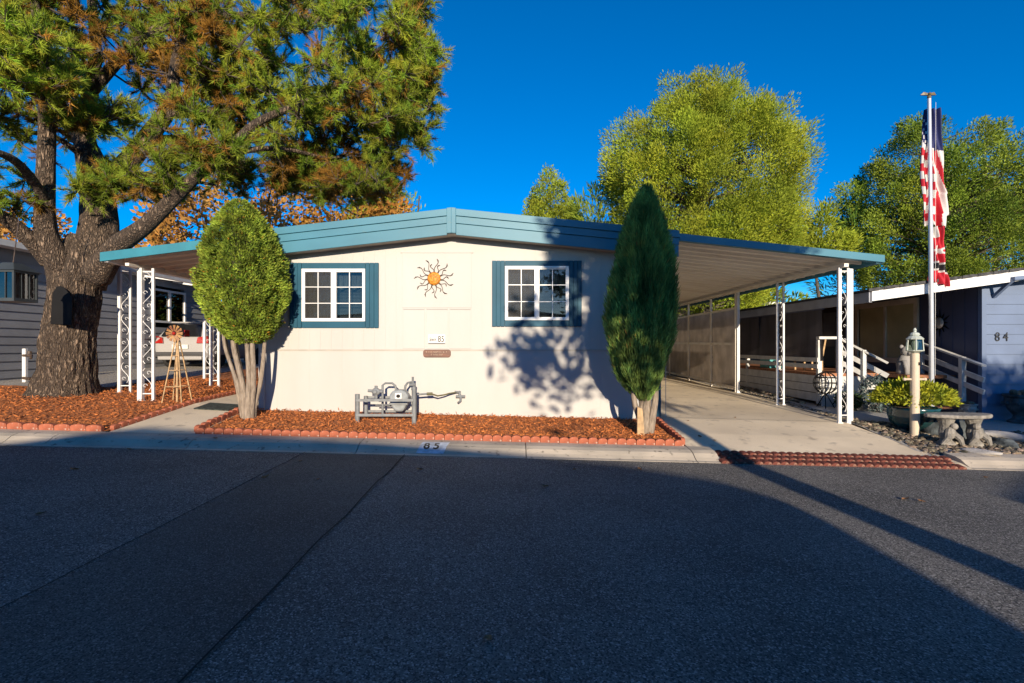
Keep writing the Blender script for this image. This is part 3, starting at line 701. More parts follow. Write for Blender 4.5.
# ------------------------------------------------------------------ white hatchback on the neighbour's drive
def car():
    t = thing('parked_car', 'silver white hatchback seen from behind, parked beside the grey house', 'car', (-10.85, 17.35, H(-10.85, 18)), rz=0, local=True)
    # local: y forward (away from camera), x right, z up; length 4.4
    st = [  # y, half width low, half width belt, belt z, half width roof, roof z, floor z
        (0.00, .80, .84, .82, .80, .90, .42), (.05, .86, .88, .95, .78, 1.02, .30), (.22, .88, .90, 1.0, .70, 1.28, .26), (.45, .89, .91, 1.0, .62, 1.47, .24),
        (.9, .89, .915, .99, .61, 1.52, .24), (1.6, .89, .915, .97, .61, 1.54, .24), (2.4, .89, .91, .95, .60, 1.50, .24), (2.9, .89, .90, .94, .62, 1.30, .24),
        (3.3, .88, .89, .93, .72, 1.03, .24), (3.9, .86, .86, .86, .70, .90, .25), (4.3, .78, .78, .72, .64, .76, .28), (4.4, .68, .68, .60, .58, .64, .36)]
    sec = []
    for y, wl, wb, zb, wr, zr, zf in st:
        half = [(wl*.92, zf), (wl, zf+.12), (wb, (zf+zb)/2+.05), (wb*.985, zb-.02), (wb*.96, zb+.02), ((wb*.96+wr)/2+.01, (zb+zr)/2), (wr, zr-.05), (wr*.85, zr), (0, zr+.02)]
        ring = [(x, y, z) for x, z in half] + [(-x, y, z) for x, z in reversed(half[:-1])]
        sec.append(ring)
    b = MB(); n = len(sec[0])
    for r in sec: b.v += r
    for i in range(len(sec)-1):
        for k in range(n): k2 = (k+1) % n; b.f.append((i*n+k, i*n+k2, (i+1)*n+k2, (i+1)*n+k))
    b.f.append(tuple(range(n))); b.f.append(tuple((len(sec)-1)*n+k for k in reversed(range(n))))
    o = b.build('body', M_carp, t, smooth=True); md = o.modifiers.new('smooth', 'SUBSURF'); md.levels = 2; md.render_levels = 2
    g = MB(); g.add([(-.66, -.02, 1.04), (.66, -.02, 1.04), (.54, .26, 1.46), (-.54, .26, 1.46), (-.60, .16, 1.06), (.60, .16, 1.06), (.50, .40, 1.42), (-.50, .40, 1.42)], [(0,1,2,3),(7,6,5,4),(0,4,5,1),(1,5,6,2),(2,6,7,3),(3,7,4,0)]); g.build('rear_window', mat('car_glass', lin(.012, .013, .015), .08), t, bevel=.03)
    for s in (-1, 1):
        g = MB(); g.add([(s*.865, .75, 1.04), (s*.865, 2.85, 1.0), (s*.68, 2.5, 1.40), (s*.665, .85, 1.43), (s*.80, .75, 1.04), (s*.80, 2.85, 1.0), (s*.6, 2.5, 1.4), (s*.6, .85, 1.43)], [(0,1,2,3),(7,6,5,4),(0,4,5,1),(1,5,6,2),(2,6,7,3),(3,7,4,0)]); g.build('side_window', MATS['car_glass'], t, bevel=.02)
        g = MB(); g.add([(s*.54, -.06, .82), (s*.90, .0, .82), (s*.92, .25, .96), (s*.88, .06, 1.07), (s*.58, -.05, 1.02), (s*.56, .1, .84), (s*.8, .15, .84), (s*.8, .35, .97), (s*.8, .2, 1.06), (s*.60, .1, 1.0)], [(0,1,2,3,4),(9,8,7,6,5),(0,5,6,1),(1,6,7,2),(2,7,8,3),(3,8,9,4),(4,9,5,0)]); g.build('taillight', M_red, t, bevel=.015)
    g = MB(); g.box(-.80, .80, -.06, .12, .42, .54); g.build('bumper_strip', mat('dark_grey_plastic', lin(.05, .05, .055), .6), t, bevel=.03)
    g = MB(); g.box(-.72, .72, -.075, .1, .28, .40); g.build('bumper', M_carp, t, bevel=.04)
    g = MB(); g.box(-.26, .26, -.045, -.02, .64, .78); g.build('license_plate', M_plaqw, t, bevel=.005)
    g = MB(); g.box(-.5, .5, .30, .55, 1.5, 1.54); g.build('spoiler', M_carp, t, bevel=.015)
    for y in (.78, 3.45):
        for s in (-1, 1):
            g = MB(); g.lathe([(.20, -.1), (.32, -.1), (.335, -.06), (.335, .06), (.32, .1), (.20, .1)], (0, 0, 0), 24); g.v = [(s*.79+v[2], y+v[0], .335+v[1]) for v in g.v]; wh = g.build('wheel', M_tyre, t)
            g = MB(); g.lathe([(.001, .07), (.05, .09), (.2, .07), (.2, -.05)], (0, 0, 0), 16); g.v = [(s*(.80+v[2]), y+v[0], .335+v[1]) for v in g.v]; g.build('rim', M_alu, wh)
    return t
car()

# ------------------------------------------------------------------ gas meter and its guard rail
t = thing('guard_rail', 'low grey steel guard frame on the mulch around the gas meter', 'guard rail', (-2.2, 9.05, H(-2.2, 9.05)))
zb = H(-2, 9.05)
for x, y, hh, r in ((-2.62, 8.98, .50, .04), (-1.66, 8.98, .62, .04), (-2.62, 9.5, .42, .036), (-1.74, 9.5, .42, .036)):
    b = MB(); b.tube([(x, y, zb-.05), (x, y, zb+hh)], r, 14); b.build('post', M_steel, t)
b = MB()
for zc in (.15, .40): b.box(-2.63, -1.66, 8.925, 8.94, zb+zc-.022, zb+zc+.022); b.box(-2.63, -1.74, 9.54, 9.555, zb+zc-.03, zb+zc+.01)
b.build('rail', M_steel, t)
t = thing('gas_meter', 'grey gas meter with bent pipes and a regulator inside the guard frame', 'gas meter', (-2.0, 9.3, H(-2, 9.3)))
zb = H(-2, 9.3); b = MB()
b.prism([(-2.12, zb+.34), (-2.04, zb+.18), (-1.90, zb+.18), (-1.82, zb+.34), (-1.80, zb+.50), (-1.86, zb+.60), (-1.92, zb+.62), (-2.02, zb+.62), (-2.08, zb+.60), (-2.14, zb+.50)], 9.2, 9.42)
b.build('meter_body', M_meter, t, bevel=.03)
b = MB(); b.box(-2.03, -1.91, 9.175, 9.21, zb+.44, zb+.56); b.build('dial', mat('meter_dial', lin(.7, .7, .7), .3), t, bevel=.01)
b = MB(); b.box(-2.13, -1.81, 9.17, 9.2, zb+.325, zb+.365); b.build('band', M_steel, t)
b = MB(); b.lathe([(.001, .0), (.034, .002), (.036, .012)], (0, 0, 0), 14); b.v = [(-1.97+v[0], 9.163+v[2], zb+.50+v[1]) for v in b.v]; b.build('dial_glass', M_black, t)
b = MB(); b.box(-2.0, -1.94, 9.19, 9.198, zb+.385, zb+.42); b.build('meter_tag', mat('yellow_tag', lin(.5, .35, .05), .5), t)
b = MB()
b.tube([(-2.03, 9.3, zb+.6), (-2.05, 9.3, zb+.70), (-2.10, 9.3, zb+.75), (-2.22, 9.3, zb+.75), (-2.27, 9.3, zb+.71), (-2.27, 9.3, zb+.12), (-2.27, 9.3, zb-.1)], .021, 10)
b.tube([(-1.88, 9.3, zb+.6), (-1.87, 9.3, zb+.70), (-1.83, 9.3, zb+.76), (-1.75, 9.3, zb+.78), (-1.72, 9.3, zb+.74), (-1.72, 9.3, zb+.56), (-1.66, 9.3, zb+.52), (-1.5, 9.32, zb+.53)], .02, 10)
b.tube([(-1.74, 9.3, zb+.70), (-1.74, 9.3, zb+.88)], .02, 8); b.tube([(-1.80, 9.3, zb+.72), (-1.70, 9.3, zb+.72)], .036, 8)
b.tube([(-2.10, 9.32, zb+.3), (-2.40, 9.32, zb+.3)], .016, 8)
b.build('pipe', M_steel, t, smooth=False)
b = MB(); c = (-2.38, 9.28, zb+.58)
b.lathe([(.03, -.05), (.07, -.035), (.08, 0), (.07, .03), (.035, .05), (.03, .08)], (0, 0, 0), 14); b.v = [(c[0]+v[0], c[1]-v[2], c[2]+v[1]) for v in b.v]
b.tube([(c[0]-.14, c[1], c[2]+.02), (c[0]+.12, c[1], c[2])], .03, 8); b.tube([(c[0], c[1], c[2]-.14), (c[0], c[1], c[2]+.12)], .028, 8); b.build('regulator', M_steel, t)
b = MB(); b.tube([(-1.5, 9.32, zb+.53), (-1.40, 9.34, zb+.53)], .03, 8); b.tube([(-1.42, 9.33, zb+.53), (-1.32, 9.4, zb+.48), (-1.22, 9.5, zb+.49), (-1.13, 9.6, zb+.51), (-1.02, 9.72, zb+.52)], .016, 8); b.build('supply_pipe', M_brass, t)
b = MB(); b.tube([(-1.05, 9.72, zb+.53), (-.97, 9.74, zb+.52), (-.95, 9.74, zb+.44)], .026, 8); b.tube([(-1.03, 9.74, zb+.43), (-.86, 9.74, zb+.43)], .03, 8); b.tube([(-.94, 9.73, zb+.43), (-.94, 9.7, zb+.34), (-.98, 9.66, zb+.31)], .022, 8); b.tube([(-.97, 9.81, zb+.52), (-.97, 9.74, zb+.52)], .028, 8); b.build('shutoff_valve', M_steel, t)
for ch in t.children: ch.data.transform(Matrix.Diagonal((1, 1, .86, 1)))
# curb number
t = thing('curb_number', 'pale blue white painted kerb marking reading 85', 'house number', (-1.15, 7.6, .1))
b = MB()
def KZ(x, y): return -.025*x+pw(y, [(7.40, 0.004), (7.47, .012), (7.54, .045), (7.62, .092), (7.72, .118), (7.93, .132)])
def cpatch(b, x0, x1, ys, off, sh=0):
    for ya, yb in zip(ys, ys[1:]): b.add([(x0+sh*(ya-7.47), ya, KZ(x0, ya)+off), (x1+sh*(ya-7.47), ya, KZ(x1, ya)+off), (x1+sh*(yb-7.47), yb, KZ(x1, yb)+off), (x0+sh*(yb-7.47), yb, KZ(x0, yb)+off)], [(0, 1, 2, 3)])
cpatch(b, -1.36, -.97, [7.48, 7.54, 7.62, 7.72, 7.78], .004, .2); b.build('painted_patch', M_curbpt, t)
me_t = text('numeral', '8 5', .2, (0, 0, 0), M_text, None, rot=(0, 0, 0), ext=0, sx=1.0, bold=.006)
for v in me_t.data.vertices:
    x = -1.155+v.co.x*.9; y = 7.625+v.co.y*1.0; v.co = Vector((x, y, KZ(x, y)+.009))-ORG[t.name]
me_t.parent = t
# door mat
t = thing('door_mat', 'dark green rubber mat lying on the left walkway', 'door mat', (-5.3, 9.5, H(-5.3, 9.5)))
b = MB(); b.add([(-5.62, 9.35, H(-5.62, 9.35)+.006), (-4.98, 9.3, H(-4.98, 9.3)+.006), (-4.96, 9.75, H(-4.96, 9.75)+.006), (-5.58, 9.8, H(-5.58, 9.8)+.006), (-5.62, 9.35, H(-5.62, 9.35)+.022), (-4.98, 9.3, H(-4.98, 9.3)+.022), (-4.96, 9.75, H(-4.96, 9.75)+.022), (-5.58, 9.8, H(-5.58, 9.8)+.022)], [(0,1,2,3),(7,6,5,4),(0,4,5,1),(1,5,6,2),(2,6,7,3),(3,7,4,0)]); b.build('rubber_sheet', M_mat, t)
# garden windmill
t = thing('garden_windmill', 'small wooden garden windmill with painted wheel on the mulch by the left posts', 'windmill', (-6.22, 9.85, H(-6.2, 9.85)))
zb = H(-6.22, 9.85); cx, cy, cz = -6.22, 9.85, zb+1.28
b = MB()
for sx, sy in ((-1, -1), (1, -1), (1, 1), (-1, 1)): b.bar((cx+sx*.18, cy+sy*.16, zb), (cx+sx*.02, cy+sy*.02, zb+1.2), .018)
for q in (.25, .5, .72, .88):
    r = .18*(1-q)+.02*q; z = zb+1.2*q
    for (a, c) in (((-1, -1), (1, -1)), ((1, -1), (1, 1)), ((1, 1), (-1, 1)), ((-1, 1), (-1, -1))): b.bar((cx+a[0]*r, cy+a[1]*r*.9, z), (cx+c[0]*r, cy+c[1]*r*.9, z), .012)
b.bar((cx, cy, zb), (cx, cy, zb+1.28), .03); b.build('tower', M_tan, t)
b = MB()
for k in range(12):
    a = 2*PI*k/12; u = Vector((math.cos(a), 0, math.sin(a))); v = Vector((-math.sin(a), .25, math.cos(a)))
    c0 = Vector((cx, cy-.09, cz)); b.add([c0+u*.04-v*.012, c0+u*.04+v*.012, c0+u*.155+v*.03, c0+u*.155-v*.025], [(0, 1, 2, 3)])
b.build('wheel', mat('yellow_windmill_blades', lin(.40, .22, .07), .6, col2=lin(.16, .05, .03), scale=14), t)
b = MB(); b.sphere((cx, cy-.10, cz), .03, 8, 6); b.tube([(cx, cy-.1, cz), (cx, cy+.25, cz)], .01, 6); b.prism([(cx-.01, cz-.06), (cx+.01, cz-.06), (cx+.01, cz+.07), (cx-.01, cz+.07)], cy+.22, cy+.36); b.build('hub', M_red, t)

# ------------------------------------------------------------------ privacy fence under the right carport
t = thing('privacy_fence', 'beige shade cloth privacy fence along the far right of the driveway', 'fence', (6.1, 18, H(6.1, 18)))
ys = [14.35, 16.15, 18.2, 20.4, 22.8, 24.5]
zt = 2.62
for ya, yb in zip(ys, ys[1:]):
    b = MB(); b.box(6.10, 6.115, ya+.05, yb-.02, H(6.1, ya)+.12, zt-.06); b.build('shade_cloth', M_mesh, t)
for y in ys: b = MB(); b.box(6.045, 6.1, y, y+.05, H(6.1, y), 3.0); b.build('fence_post', M_pan, t)
b = MB(); b.box(6.06, 6.098, 14.4, 24.5, zt-.06, zt); b.bar((6.08, 14.4, 1.62), (6.08, 24.5, 1.72), .035, .07); b.bar((6.08, 14.4, H(6.1, 14.4)+.12), (6.08, 24.5, H(6.1, 24.5)+.12), .035, .06); b.build('fence_rail', M_pan, t)
# white things and far junk over the fence: low distant house
t = thing('distant_house', 'low tan house with a white roof edge seen over the privacy fence', 'house', (13, 33, 1))
b = MB(); b.box(9, 19, 33, 40, .3, 3.9); b.build('wall', mat('tan_stucco', lin(.45, .36, .26), .8), t)
b = MB(); b.add([(8.5, 32.5, 4.3), (19.5, 32.5, 3.9), (19.5, 41, 3.9), (8.5, 41, 4.3), (8.5, 32.5, 4.55), (19.5, 32.5, 4.15), (19.5, 41, 4.15), (8.5, 41, 4.55)], [(0,1,2,3),(7,6,5,4),(0,4,5,1),(1,5,6,2),(2,6,7,3),(3,7,4,0)]); b.build('roof', M_vinyl, t)
b = MB(); b.box(11, 12.5, 32.96, 33.0, 2.2, 3.3); b.box(15, 16.5, 32.96, 33.0, 2.2, 3.3); b.build('window', M_dark, t)

# ------------------------------------------------------------------ house 84 on the right
h4 = thing('neighbour_house', 'dark navy house numbered 84 with white gable fascia and raised deck', 'house', (11, 11, H(10, 11)))
VX, VY = 9.4, 10.6
ez = lambda x: 2.43+.138*(x-6.93)      # gable bottom line
b = MB()     # navy side wall (vertical boards)
y = VY
w4 = (12.35, 14.35, 1.28, 2.56)
for ya, yb in ((VY, w4[0]), (w4[1], 30)): b.box(VX, VX+.1, ya, yb, -.2, 2.80)
b.box(VX, VX+.1, w4[0], w4[1], -.2, w4[2]); b.box(VX, VX+.1, w4[0], w4[1], w4[3], 2.80)
yy = VY+.1
while yy < 30:
    if not (w4[0]-.1 < yy < w4[1]+.1): b.box(VX-.008, VX, yy, yy+.02, -.1, 2.78)
    yy += .3
b.build('side_wall', M_navy, h4)
b = MB(); z = -.2      # pale front wall: lapped boards
while z < 4.2:
    zz = z+.2; b.add([(VX+.0, VY-.022, z), (16.5, VY-.022, z), (16.5, VY, zz), (VX+.0, VY, zz), (VX, VY+.03, z), (16.5, VY+.03, z), (16.5, VY+.03, zz), (VX, VY+.03, zz)], [(0,1,2,3),(7,6,5,4),(0,4,5,1),(1,5,6,2),(2,6,7,3),(3,7,4,0)]); z = zz
    if z > 2.5: break
b.prism([(VX, z), (16.5, z), (16.5, ez(16.5)+.03), (VX, ez(VX)+.03)], VY-.005, VY+.03)
b.build('front_wall', M_lblue, h4)
b = MB(); b.box(VX-.04, VX+.05, VY-.045, VY+.05, -.1, ez(VX)); b.build('corner_board', M_lblue, h4)
GY = 10.2
b = MB()
def gb(b, x0, x1, y0, y1, d0, d1): fb(b, x0, x1, y0, y1, d0, d1, ez)
gb(b, 6.93, 16.5, GY, GY+.04, .0, .19); b.build('gable_fascia', M_vinyl, h4)
b = MB(); gb(b, 6.85, 16.5, GY-.02, 30, .195, .24); k = 0
x = 6.85
while x < 16: gb(b, x, x+.22, GY-.03, GY-.02, .19, .25); x += .3
b.build('roof', M_shing, h4)
b = MB(); gb(b, 6.98, 9.38, GY+.045, 30, .05, .09); gb(b, 9.38, 16.5, GY+.045, VY-.03, .05, .09); b.build('soffit', mat('dark_soffit', lin(.05, .055, .08), .7), h4)
b = MB(); b.box(6.90, 6.96, GY+.045, 30, 2.41, 2.61); b.build('eave_board', mat('shaded_eave_grey', lin(.34, .36, .42), .6), h4)  # shade of the unlit eave side is put into this grey
b = MB(); b.bar((9.6, GY-.05, ez(9.6)+.06), (11.5, GY-.05, ez(11.5)-.02), .07, .07); b.bar((9.62, GY-.03, ez(9.6)+.05), (9.62, VY-.02, ez(9.6)-.25), .06, .06); b.build('downpipe', M_lblue, h4)
y0, y1, z0, z1 = w4; xx = VX-.05; b = MB()
b.box(xx, VX+.06, y0-.12, y1+.12, z1, z1+.13); b.box(xx, VX+.06, y0-.12, y1+.12, z0-.13, z0); b.box(xx, VX+.06, y0-.12, y0, z0, z1); b.box(xx, VX+.06, y1, y1+.12, z0, z1); b.box(xx+.02, VX+.06, (y0+y1)/2-.03, (y0+y1)/2+.03, z0, z1)
wn = b.build('window', mat('cream_window_frame', lin(.75, .68, .55), .5), h4, bevel=.004)
b = MB(); b.box(VX+.02, VX+.025, y0, y1, z0, z1); b.build('pane', mat('olive_shade_behind_glass', lin(.60, .58, .34), .12, .1, 2, spec=.6), wn)
b = MB(); b.box(VX+.05, VX+.06, (y0+y1)/2, y1, z0, z1); b.build('inner_shade', mat('brown_inner_shade', lin(.22, .18, .12), .9), wn)
b = MB(); b.box(VX+.03, VX+.04, y0, (y0+y1)/2, z0, z1); b.build('curtain', mat('olive_curtain', lin(.80, .78, .46), .9), wn)
b = MB(); b.box(VX+.6, VX+.62, y0-.3, y1+.3, z0-.3, z1+.3); b.build('room_backdrop', M_dark, wn)
b = MB(); b.box(VX-.02, VX+.02, 15.2, 16.1, .95, 2.75); dr = b.build('door', mat('brown_door', lin(.06, .035, .03), .4), h4)
b = MB(); b.box(VX-.035, VX-.02, 15.35, 15.95, 1.55, 2.55); b.build('door_glass', mat('door_glass_paint', lin(.2, .25, .32), .1), dr)
text('numeral', '8 4', .26, (9.77, VY-.026, 1.74), M_text, h4, ext=.004, sx=.82, bold=-.001)
# hanging fabric screens
for nm, lab, ya, yb in (('roller_screen', 'charcoal roller shade hung from the eave nearer the door', 11.95, 14.9), ('roller_screen', 'charcoal roller shade hung from the eave nearer the privacy fence', 15.0, 19.5)):
    t = thing(nm, lab, 'roller shade', (6.99, ya, 2.42)); b = MB(); n = 12
    vs = []
    for i in range(n+1):
        q = i/n; y = ya+(yb-ya)*q
        for k in range(7):
            r = k/6; vs.append((6.99+.03*math.sin(q*9+r*2)*r, y, 2.42-(1.19+.05*math.sin(q*PI*1.5))*r))
    b.add(vs, [(i*7+k, (i+1)*7+k, (i+1)*7+k+1, i*7+k+1) for i in range(n) for k in range(6)]); b.build('fabric', M_wicker, t)
    b = MB(); b.tube([(6.99, ya-.05, 2.43), (6.99, yb+.03, 2.43)], .045, 8); b.build('roller', M_navy, t)
# deck with railings and stairs
t = thing('deck', 'raised wooden deck with white plank railings in front of the navy wall', 'deck', (8.2, 14, H(8, 14)))
b = MB(); b.box(7.0, 9.38, 12.0, 20, .88, .95); b.box(8.35, 9.38, 11.2, 12.0, .88, .949); b.build('deck_boards', M_wood, t)
b = MB()
for z in (.30, .50, .70): b.box(6.97, 7.0, 12.0, 20, z, z+.185)
b.box(7.0, 8.35, 11.97, 12.0, .2, .88); b.build('skirt', M_rail, t)
b = MB()
for y in (12.05, 13.9, 15.7, 17.5, 19.3): b.box(6.96, 7.05, y, y+.09, .25, 1.72 if y < 13 else 1.28)
for zz in (1.05, 1.2): b.box(6.94, 6.965, 12.05, 19.4, zz, zz+.1)
for xa in (7.0, 7.45): pass
b.box(6.93, 7.42, 11.95, 12.09, 1.72, 1.78); b.box(7.36, 7.45, 11.96, 12.05, .2, 1.74)
b.build('railing', M_rail, t, bevel=.004)
b = MB()   # left stair rail descending to the right and forward
def rail(b, p, q, posts, drops=(0, .28, .52)):
    p = Vector(p); q = Vector(q)
    for d in drops: b.bar(p-Vector((0, 0, d)), q-Vector((0, 0, d)), .035 if d else .10, .10 if d else .04)
    for f in posts:
        c = p.lerp(q, f); b.box(c.x-.045, c.x+.045, c.y-.045, c.y+.045, H(c.x, c.y), c.z+.02)
rail(b, (7.4, 12.0, 1.74), (8.05, 11.35, 1.20), (.02, .52)); b.build('stair_rail', M_rail, t, bevel=.004)
b = MB(); rail(b, (9.2, 12.0, 1.66), (9.22, 10.35, 1.18), (.05, .70)); b.build('stair_rail', M_rail, t, bevel=.004)
b = MB()
for i in range(4): b.box(8.1, 9.1, 10.9-.0+i*.0-.25*(i-1), 11.2-.25*(i-1), .88-.18*(i+1)-.04, .88-.18*(i+1)) if i < 3 else None
b.build('step', M_wood, t)
# flagpole with eagle, flags
t = thing('flagpole', 'tall silver flagpole with a gold eagle finial behind the yellow green bush', 'flagpole', (8.0, 10.1, H(8, 10.1)))
fx_, fy_ = 8.0, 10.1
b = MB(); b.tube([(fx_, fy_, H(8, 10)), (fx_-.02, fy_, 3.5), (fx_-.05, fy_, 6.28)], [.045, .040, .032], 12); b.build('pole', M_alu, t)
b = MB(); b.sphere((fx_-.05, fy_, 6.31), .035, 10, 8); b.sphere((fx_-.05, fy_, 6.36), .035, 8, 6, (.8, 1.4, 1.0))
for s in (-1, 1): b.add([(fx_-.05, fy_, 6.38), (fx_-.05+s*.10, fy_, 6.405), (fx_-.05+s*.15, fy_+.02, 6.36), (fx_-.05+s*.08, fy_, 6.35), (fx_-.05, fy_, 6.345), (fx_-.05, fy_+.03, 6.38), (fx_-.05+s*.10, fy_+.03, 6.405), (fx_-.05+s*.15, fy_+.04, 6.36), (fx_-.05+s*.08, fy_+.03, 6.35), (fx_-.05, fy_+.03, 6.345)], [(0,1,2,3,4),(9,8,7,6,5),(0,5,6,1),(1,6,7,2),(2,7,8,3),(3,8,9,4)])
b.build('eagle_finial', mat('gold_paint', lin(.16, .12, .06), .5), t)
b = MB(); b.tube([(fx_+.06, fy_-.02, 6.2), (fx_+.05, fy_-.02, 1.0)], .0028, 5); b.build('halyard', M_plaqw, t)
def flag_mat(name, kind):
    m = bpy.data.materials.new(name); m.use_nodes = True; n = m.node_tree.nodes; L = m.node_tree.links; bs = n['Principled BSDF']; bs.inputs['Roughness'].default_value = .7
    return m
def limp_flag(name, label, x0, y0, z0, ht, outline, cell, seed=1):
    """cloth hanging in folds round the pole; outline(t) gives its left and right edge; cell(s,t) the colour of the cloth there"""
    cols = {'red': mat('flag_red', lin(.50, .012, .03), .75, .05), 'white': mat('flag_white', lin(.62, .60, .58), .75, .05), 'navy': mat('flag_navy', lin(.012, .02, .11), .75, .05), 'black': mat('flag_black', lin(.015, .015, .02), .75, .05)}
    NU, NV = 60, 90; V = []
    for j in range(NV+1):
        t = j/NV; l, r = outline(t)
        for i in range(NU+1):
            s_ = i/NU; f = .035+.03*t
            yy = f*math.sin(s_*15+t*3+seed)+.018*math.sin(s_*31-t*6)+.02*math.sin(t*14+s_*5)
            V.append((x0+l+(r-l)*s_+.004*math.sin(s_*20+t*9), y0+yy, z0-ht*t-.10*ht*s_*t*(1 if seed % 2 else .3)+.01*math.sin(s_*15+t*3)))
    me = bpy.data.meshes.new(name); F = []; MI = []; names = list(cols)
    for j in range(NV):
        for i in range(NU):
            a = j*(NU+1)+i; F.append((a, a+1, a+NU+2, a+NU+1)); MI.append(names.index(cell((i+.5)/NU, (j+.5)/NV)))
    me.from_pydata(V, [], F)
    for k in names: me.materials.append(cols[k])
    me.polygons.foreach_set('material_index', MI); me.polygons.foreach_set('use_smooth', [True]*len(F)); me.update()
    t = thing(name, label, 'flag', (x0, y0, z0)); o = link('cloth', me, t)
    sd = o.modifiers.new('thickness', 'SOLIDIFY'); sd.thickness = .004; return t
def us(s, t):
    if t < .30+.06*s:
        if s < .45 and t > .08:
            a = s/.45*3.2; c = t*26
            return 'white' if (abs((a+.5*(int(c) % 2)) % 1-.5) < .2 and abs(c % 1-.5) < .3) else 'navy'
        return 'navy'
    if s < .48:
        return 'white' if int((t-.28)*15-s*.6+20) % 2 == 0 else 'red'
    q = s+.14*math.sin(t*5)+(.35*(t-.75) if t > .75 else 0)
    return 'red' if q < .68 or .86 < q < .95 else 'white'
def us_edge(t): return (-.05-.10*min(1, t/.35)+(.06*(t-.7)/.3 if t > .7 else 0), .20+.16*t**.9+(.05 if .72 < t < .9 else .08*max(0, (t-.62)/.1) if .62 < t <= .72 else 0))
limp_flag('stars_and_stripes_flag', 'limp red, white and blue flag with stars, upper of two on the pole', fx_+.0, fy_+.10, 6.12, 2.22, us_edge, us, seed=2)
def fl2(s, t):
    dx, dy = (s-.45)*.22, (t-.42)*1.3; a = math.atan2(dy, dx); r = math.hypot(dx, dy)
    if r < .055+.055*math.cos(2.5*(a+.6))**4: return 'white'
    if t < .2: return 'white' if s < .55 else 'red'
    if .62 < t < .66 or .755 < t < .79: return 'white'
    if .66 <= t <= .755: return 'black'
    return 'red'
limp_flag('red_star_flag', 'limp red flag with white star and black band, lower of two on the pole', fx_+.03, fy_+.06, 3.86, 1.05, lambda t: (-.0, .25+.08*t), fl2, seed=5)
# lamp post
t = thing('lamp_post', 'short cream lamp post with a white lantern head beside the paved driveway mouth', 'lamp post', (6.84, 9.0, H(6.84, 9)))
lx, ly = 6.84, 9.0; zb = H(lx, ly)
b = MB(); b.lathe([(.072, -.05), (.07, .0), (.066, 1.38), (.062, 1.40)], (lx, ly, zb), 20); b.build('post', M_cream, t, smooth=False)
b = MB(); b.tube([(lx-.17, ly, zb+.96), (lx+.17, ly, zb+.96)], .018, 8); 
for s in (-1, 1): b.sphere((lx+s*.175, ly, zb+.96), .028, 8, 6)
b.build('ladder_bar', M_cream, t)
b = MB(); b.lathe([(.04, 1.40), (.075, 1.42), (.13, 1.44), (.135, 1.455), (.05, 1.46)], (lx, ly, zb), 8); b.lathe([(.125, 1.635), (.13, 1.65), (.085, 1.69), (.06, 1.70), (.075, 1.715), (.06, 1.745), (.025, 1.76), (.02, 1.78), (.03, 1.79), (.012, 1.83)], (lx, ly, zb), 12)
for k in range(6):
    a = 2*PI*k/6; b.bar((lx+.128*math.cos(a), ly+.128*math.sin(a), zb+1.45), (lx+.115*math.cos(a), ly+.115*math.sin(a), zb+1.64), .014)
b.build('lantern_frame', mat('weathered_white_lantern', lin(.50, .55, .50), .5), t)
b = MB(); b.lathe([(.122, 1.458), (.108, 1.635)], (lx, ly, zb), 6, cap=False); b.build('lantern_glass', glass_mat('lantern_glass', (.62, .70, .64, 1), .1), t)
b = MB(); b.lathe([(.03, 1.44), (.045, 1.5), (.05, 1.58), (.03, 1.64)], (lx, ly, zb), 10); b.build('bulb', mat('bulb_white', lin(.6, .6, .55), .3), t)
b = MB(); b.box(lx+.01, lx+.05, ly-.075, ly-.06, zb+1.2, zb+1.25); b.build('switch', M_black, t)
# glazed pot and bush
t = thing('planter_pot', 'dark teal glazed round pot under the yellow green bush', 'planter', (6.98, 9.35, H(7, 9.35)))
px_, py_ = 7.13, 9.42; zb = H(px_, py_)
b = MB(); b.lathe([(.20, -.02), (.24, .0), (.35, .13), (.39, .27), (.38, .36), (.40, .40), (.37, .41), (.34, .38)], (px_, py_, zb), 32, cap=True); b.build('bowl', M_pot, t, smooth=True)
b = MB(); b.lathe([(.001, .372), (.345, .37)], (px_, py_, zb), 20, cap=False); b.build('soil', M_soil, t)
t = thing('bush', 'yellow green rounded bush growing in the teal pot', 'bush', (px_, py_, zb+.36))
n = 5200; u = unit(RNG.normal(size=(n, 3))); u[:, 2] = np.abs(u[:, 2])*1.0-.18; rr = RNG.uniform(.55, 1.0, (n, 1))**.6
lump = np.array([1+.16*noise.noise(Vector((a*3, b_*3, c*3))) for a, b_, c in u]).reshape(-1, 1)
P = np.array([px_, py_, zb+.54])+u*rr*lump*np.array([.66, .55, .40]); D = unit(u+RNG.normal(size=(n, 3))*.6+np.array([0, 0, .5]))
blades('foliage', P, D, RNG.uniform(.05, .10, n), RNG.uniform(.02, .035, n), RNG.uniform(.6, 1.4, (n, 1))*np.ones((1, 3)), M_bush, t, quad=True)
b = MB()
for k in range(22):
    a = random.uniform(0, 6.28); r = random.uniform(.1, .5); b.tube([(px_, py_, zb+.36), (px_+r*.5*math.cos(a), py_+r*.5*math.sin(a), zb+.5), (px_+r*math.cos(a), py_+r*.8*math.sin(a), zb+.66)], [.012, .008, .003], 5)
b.build('stem', M_bark2, t)
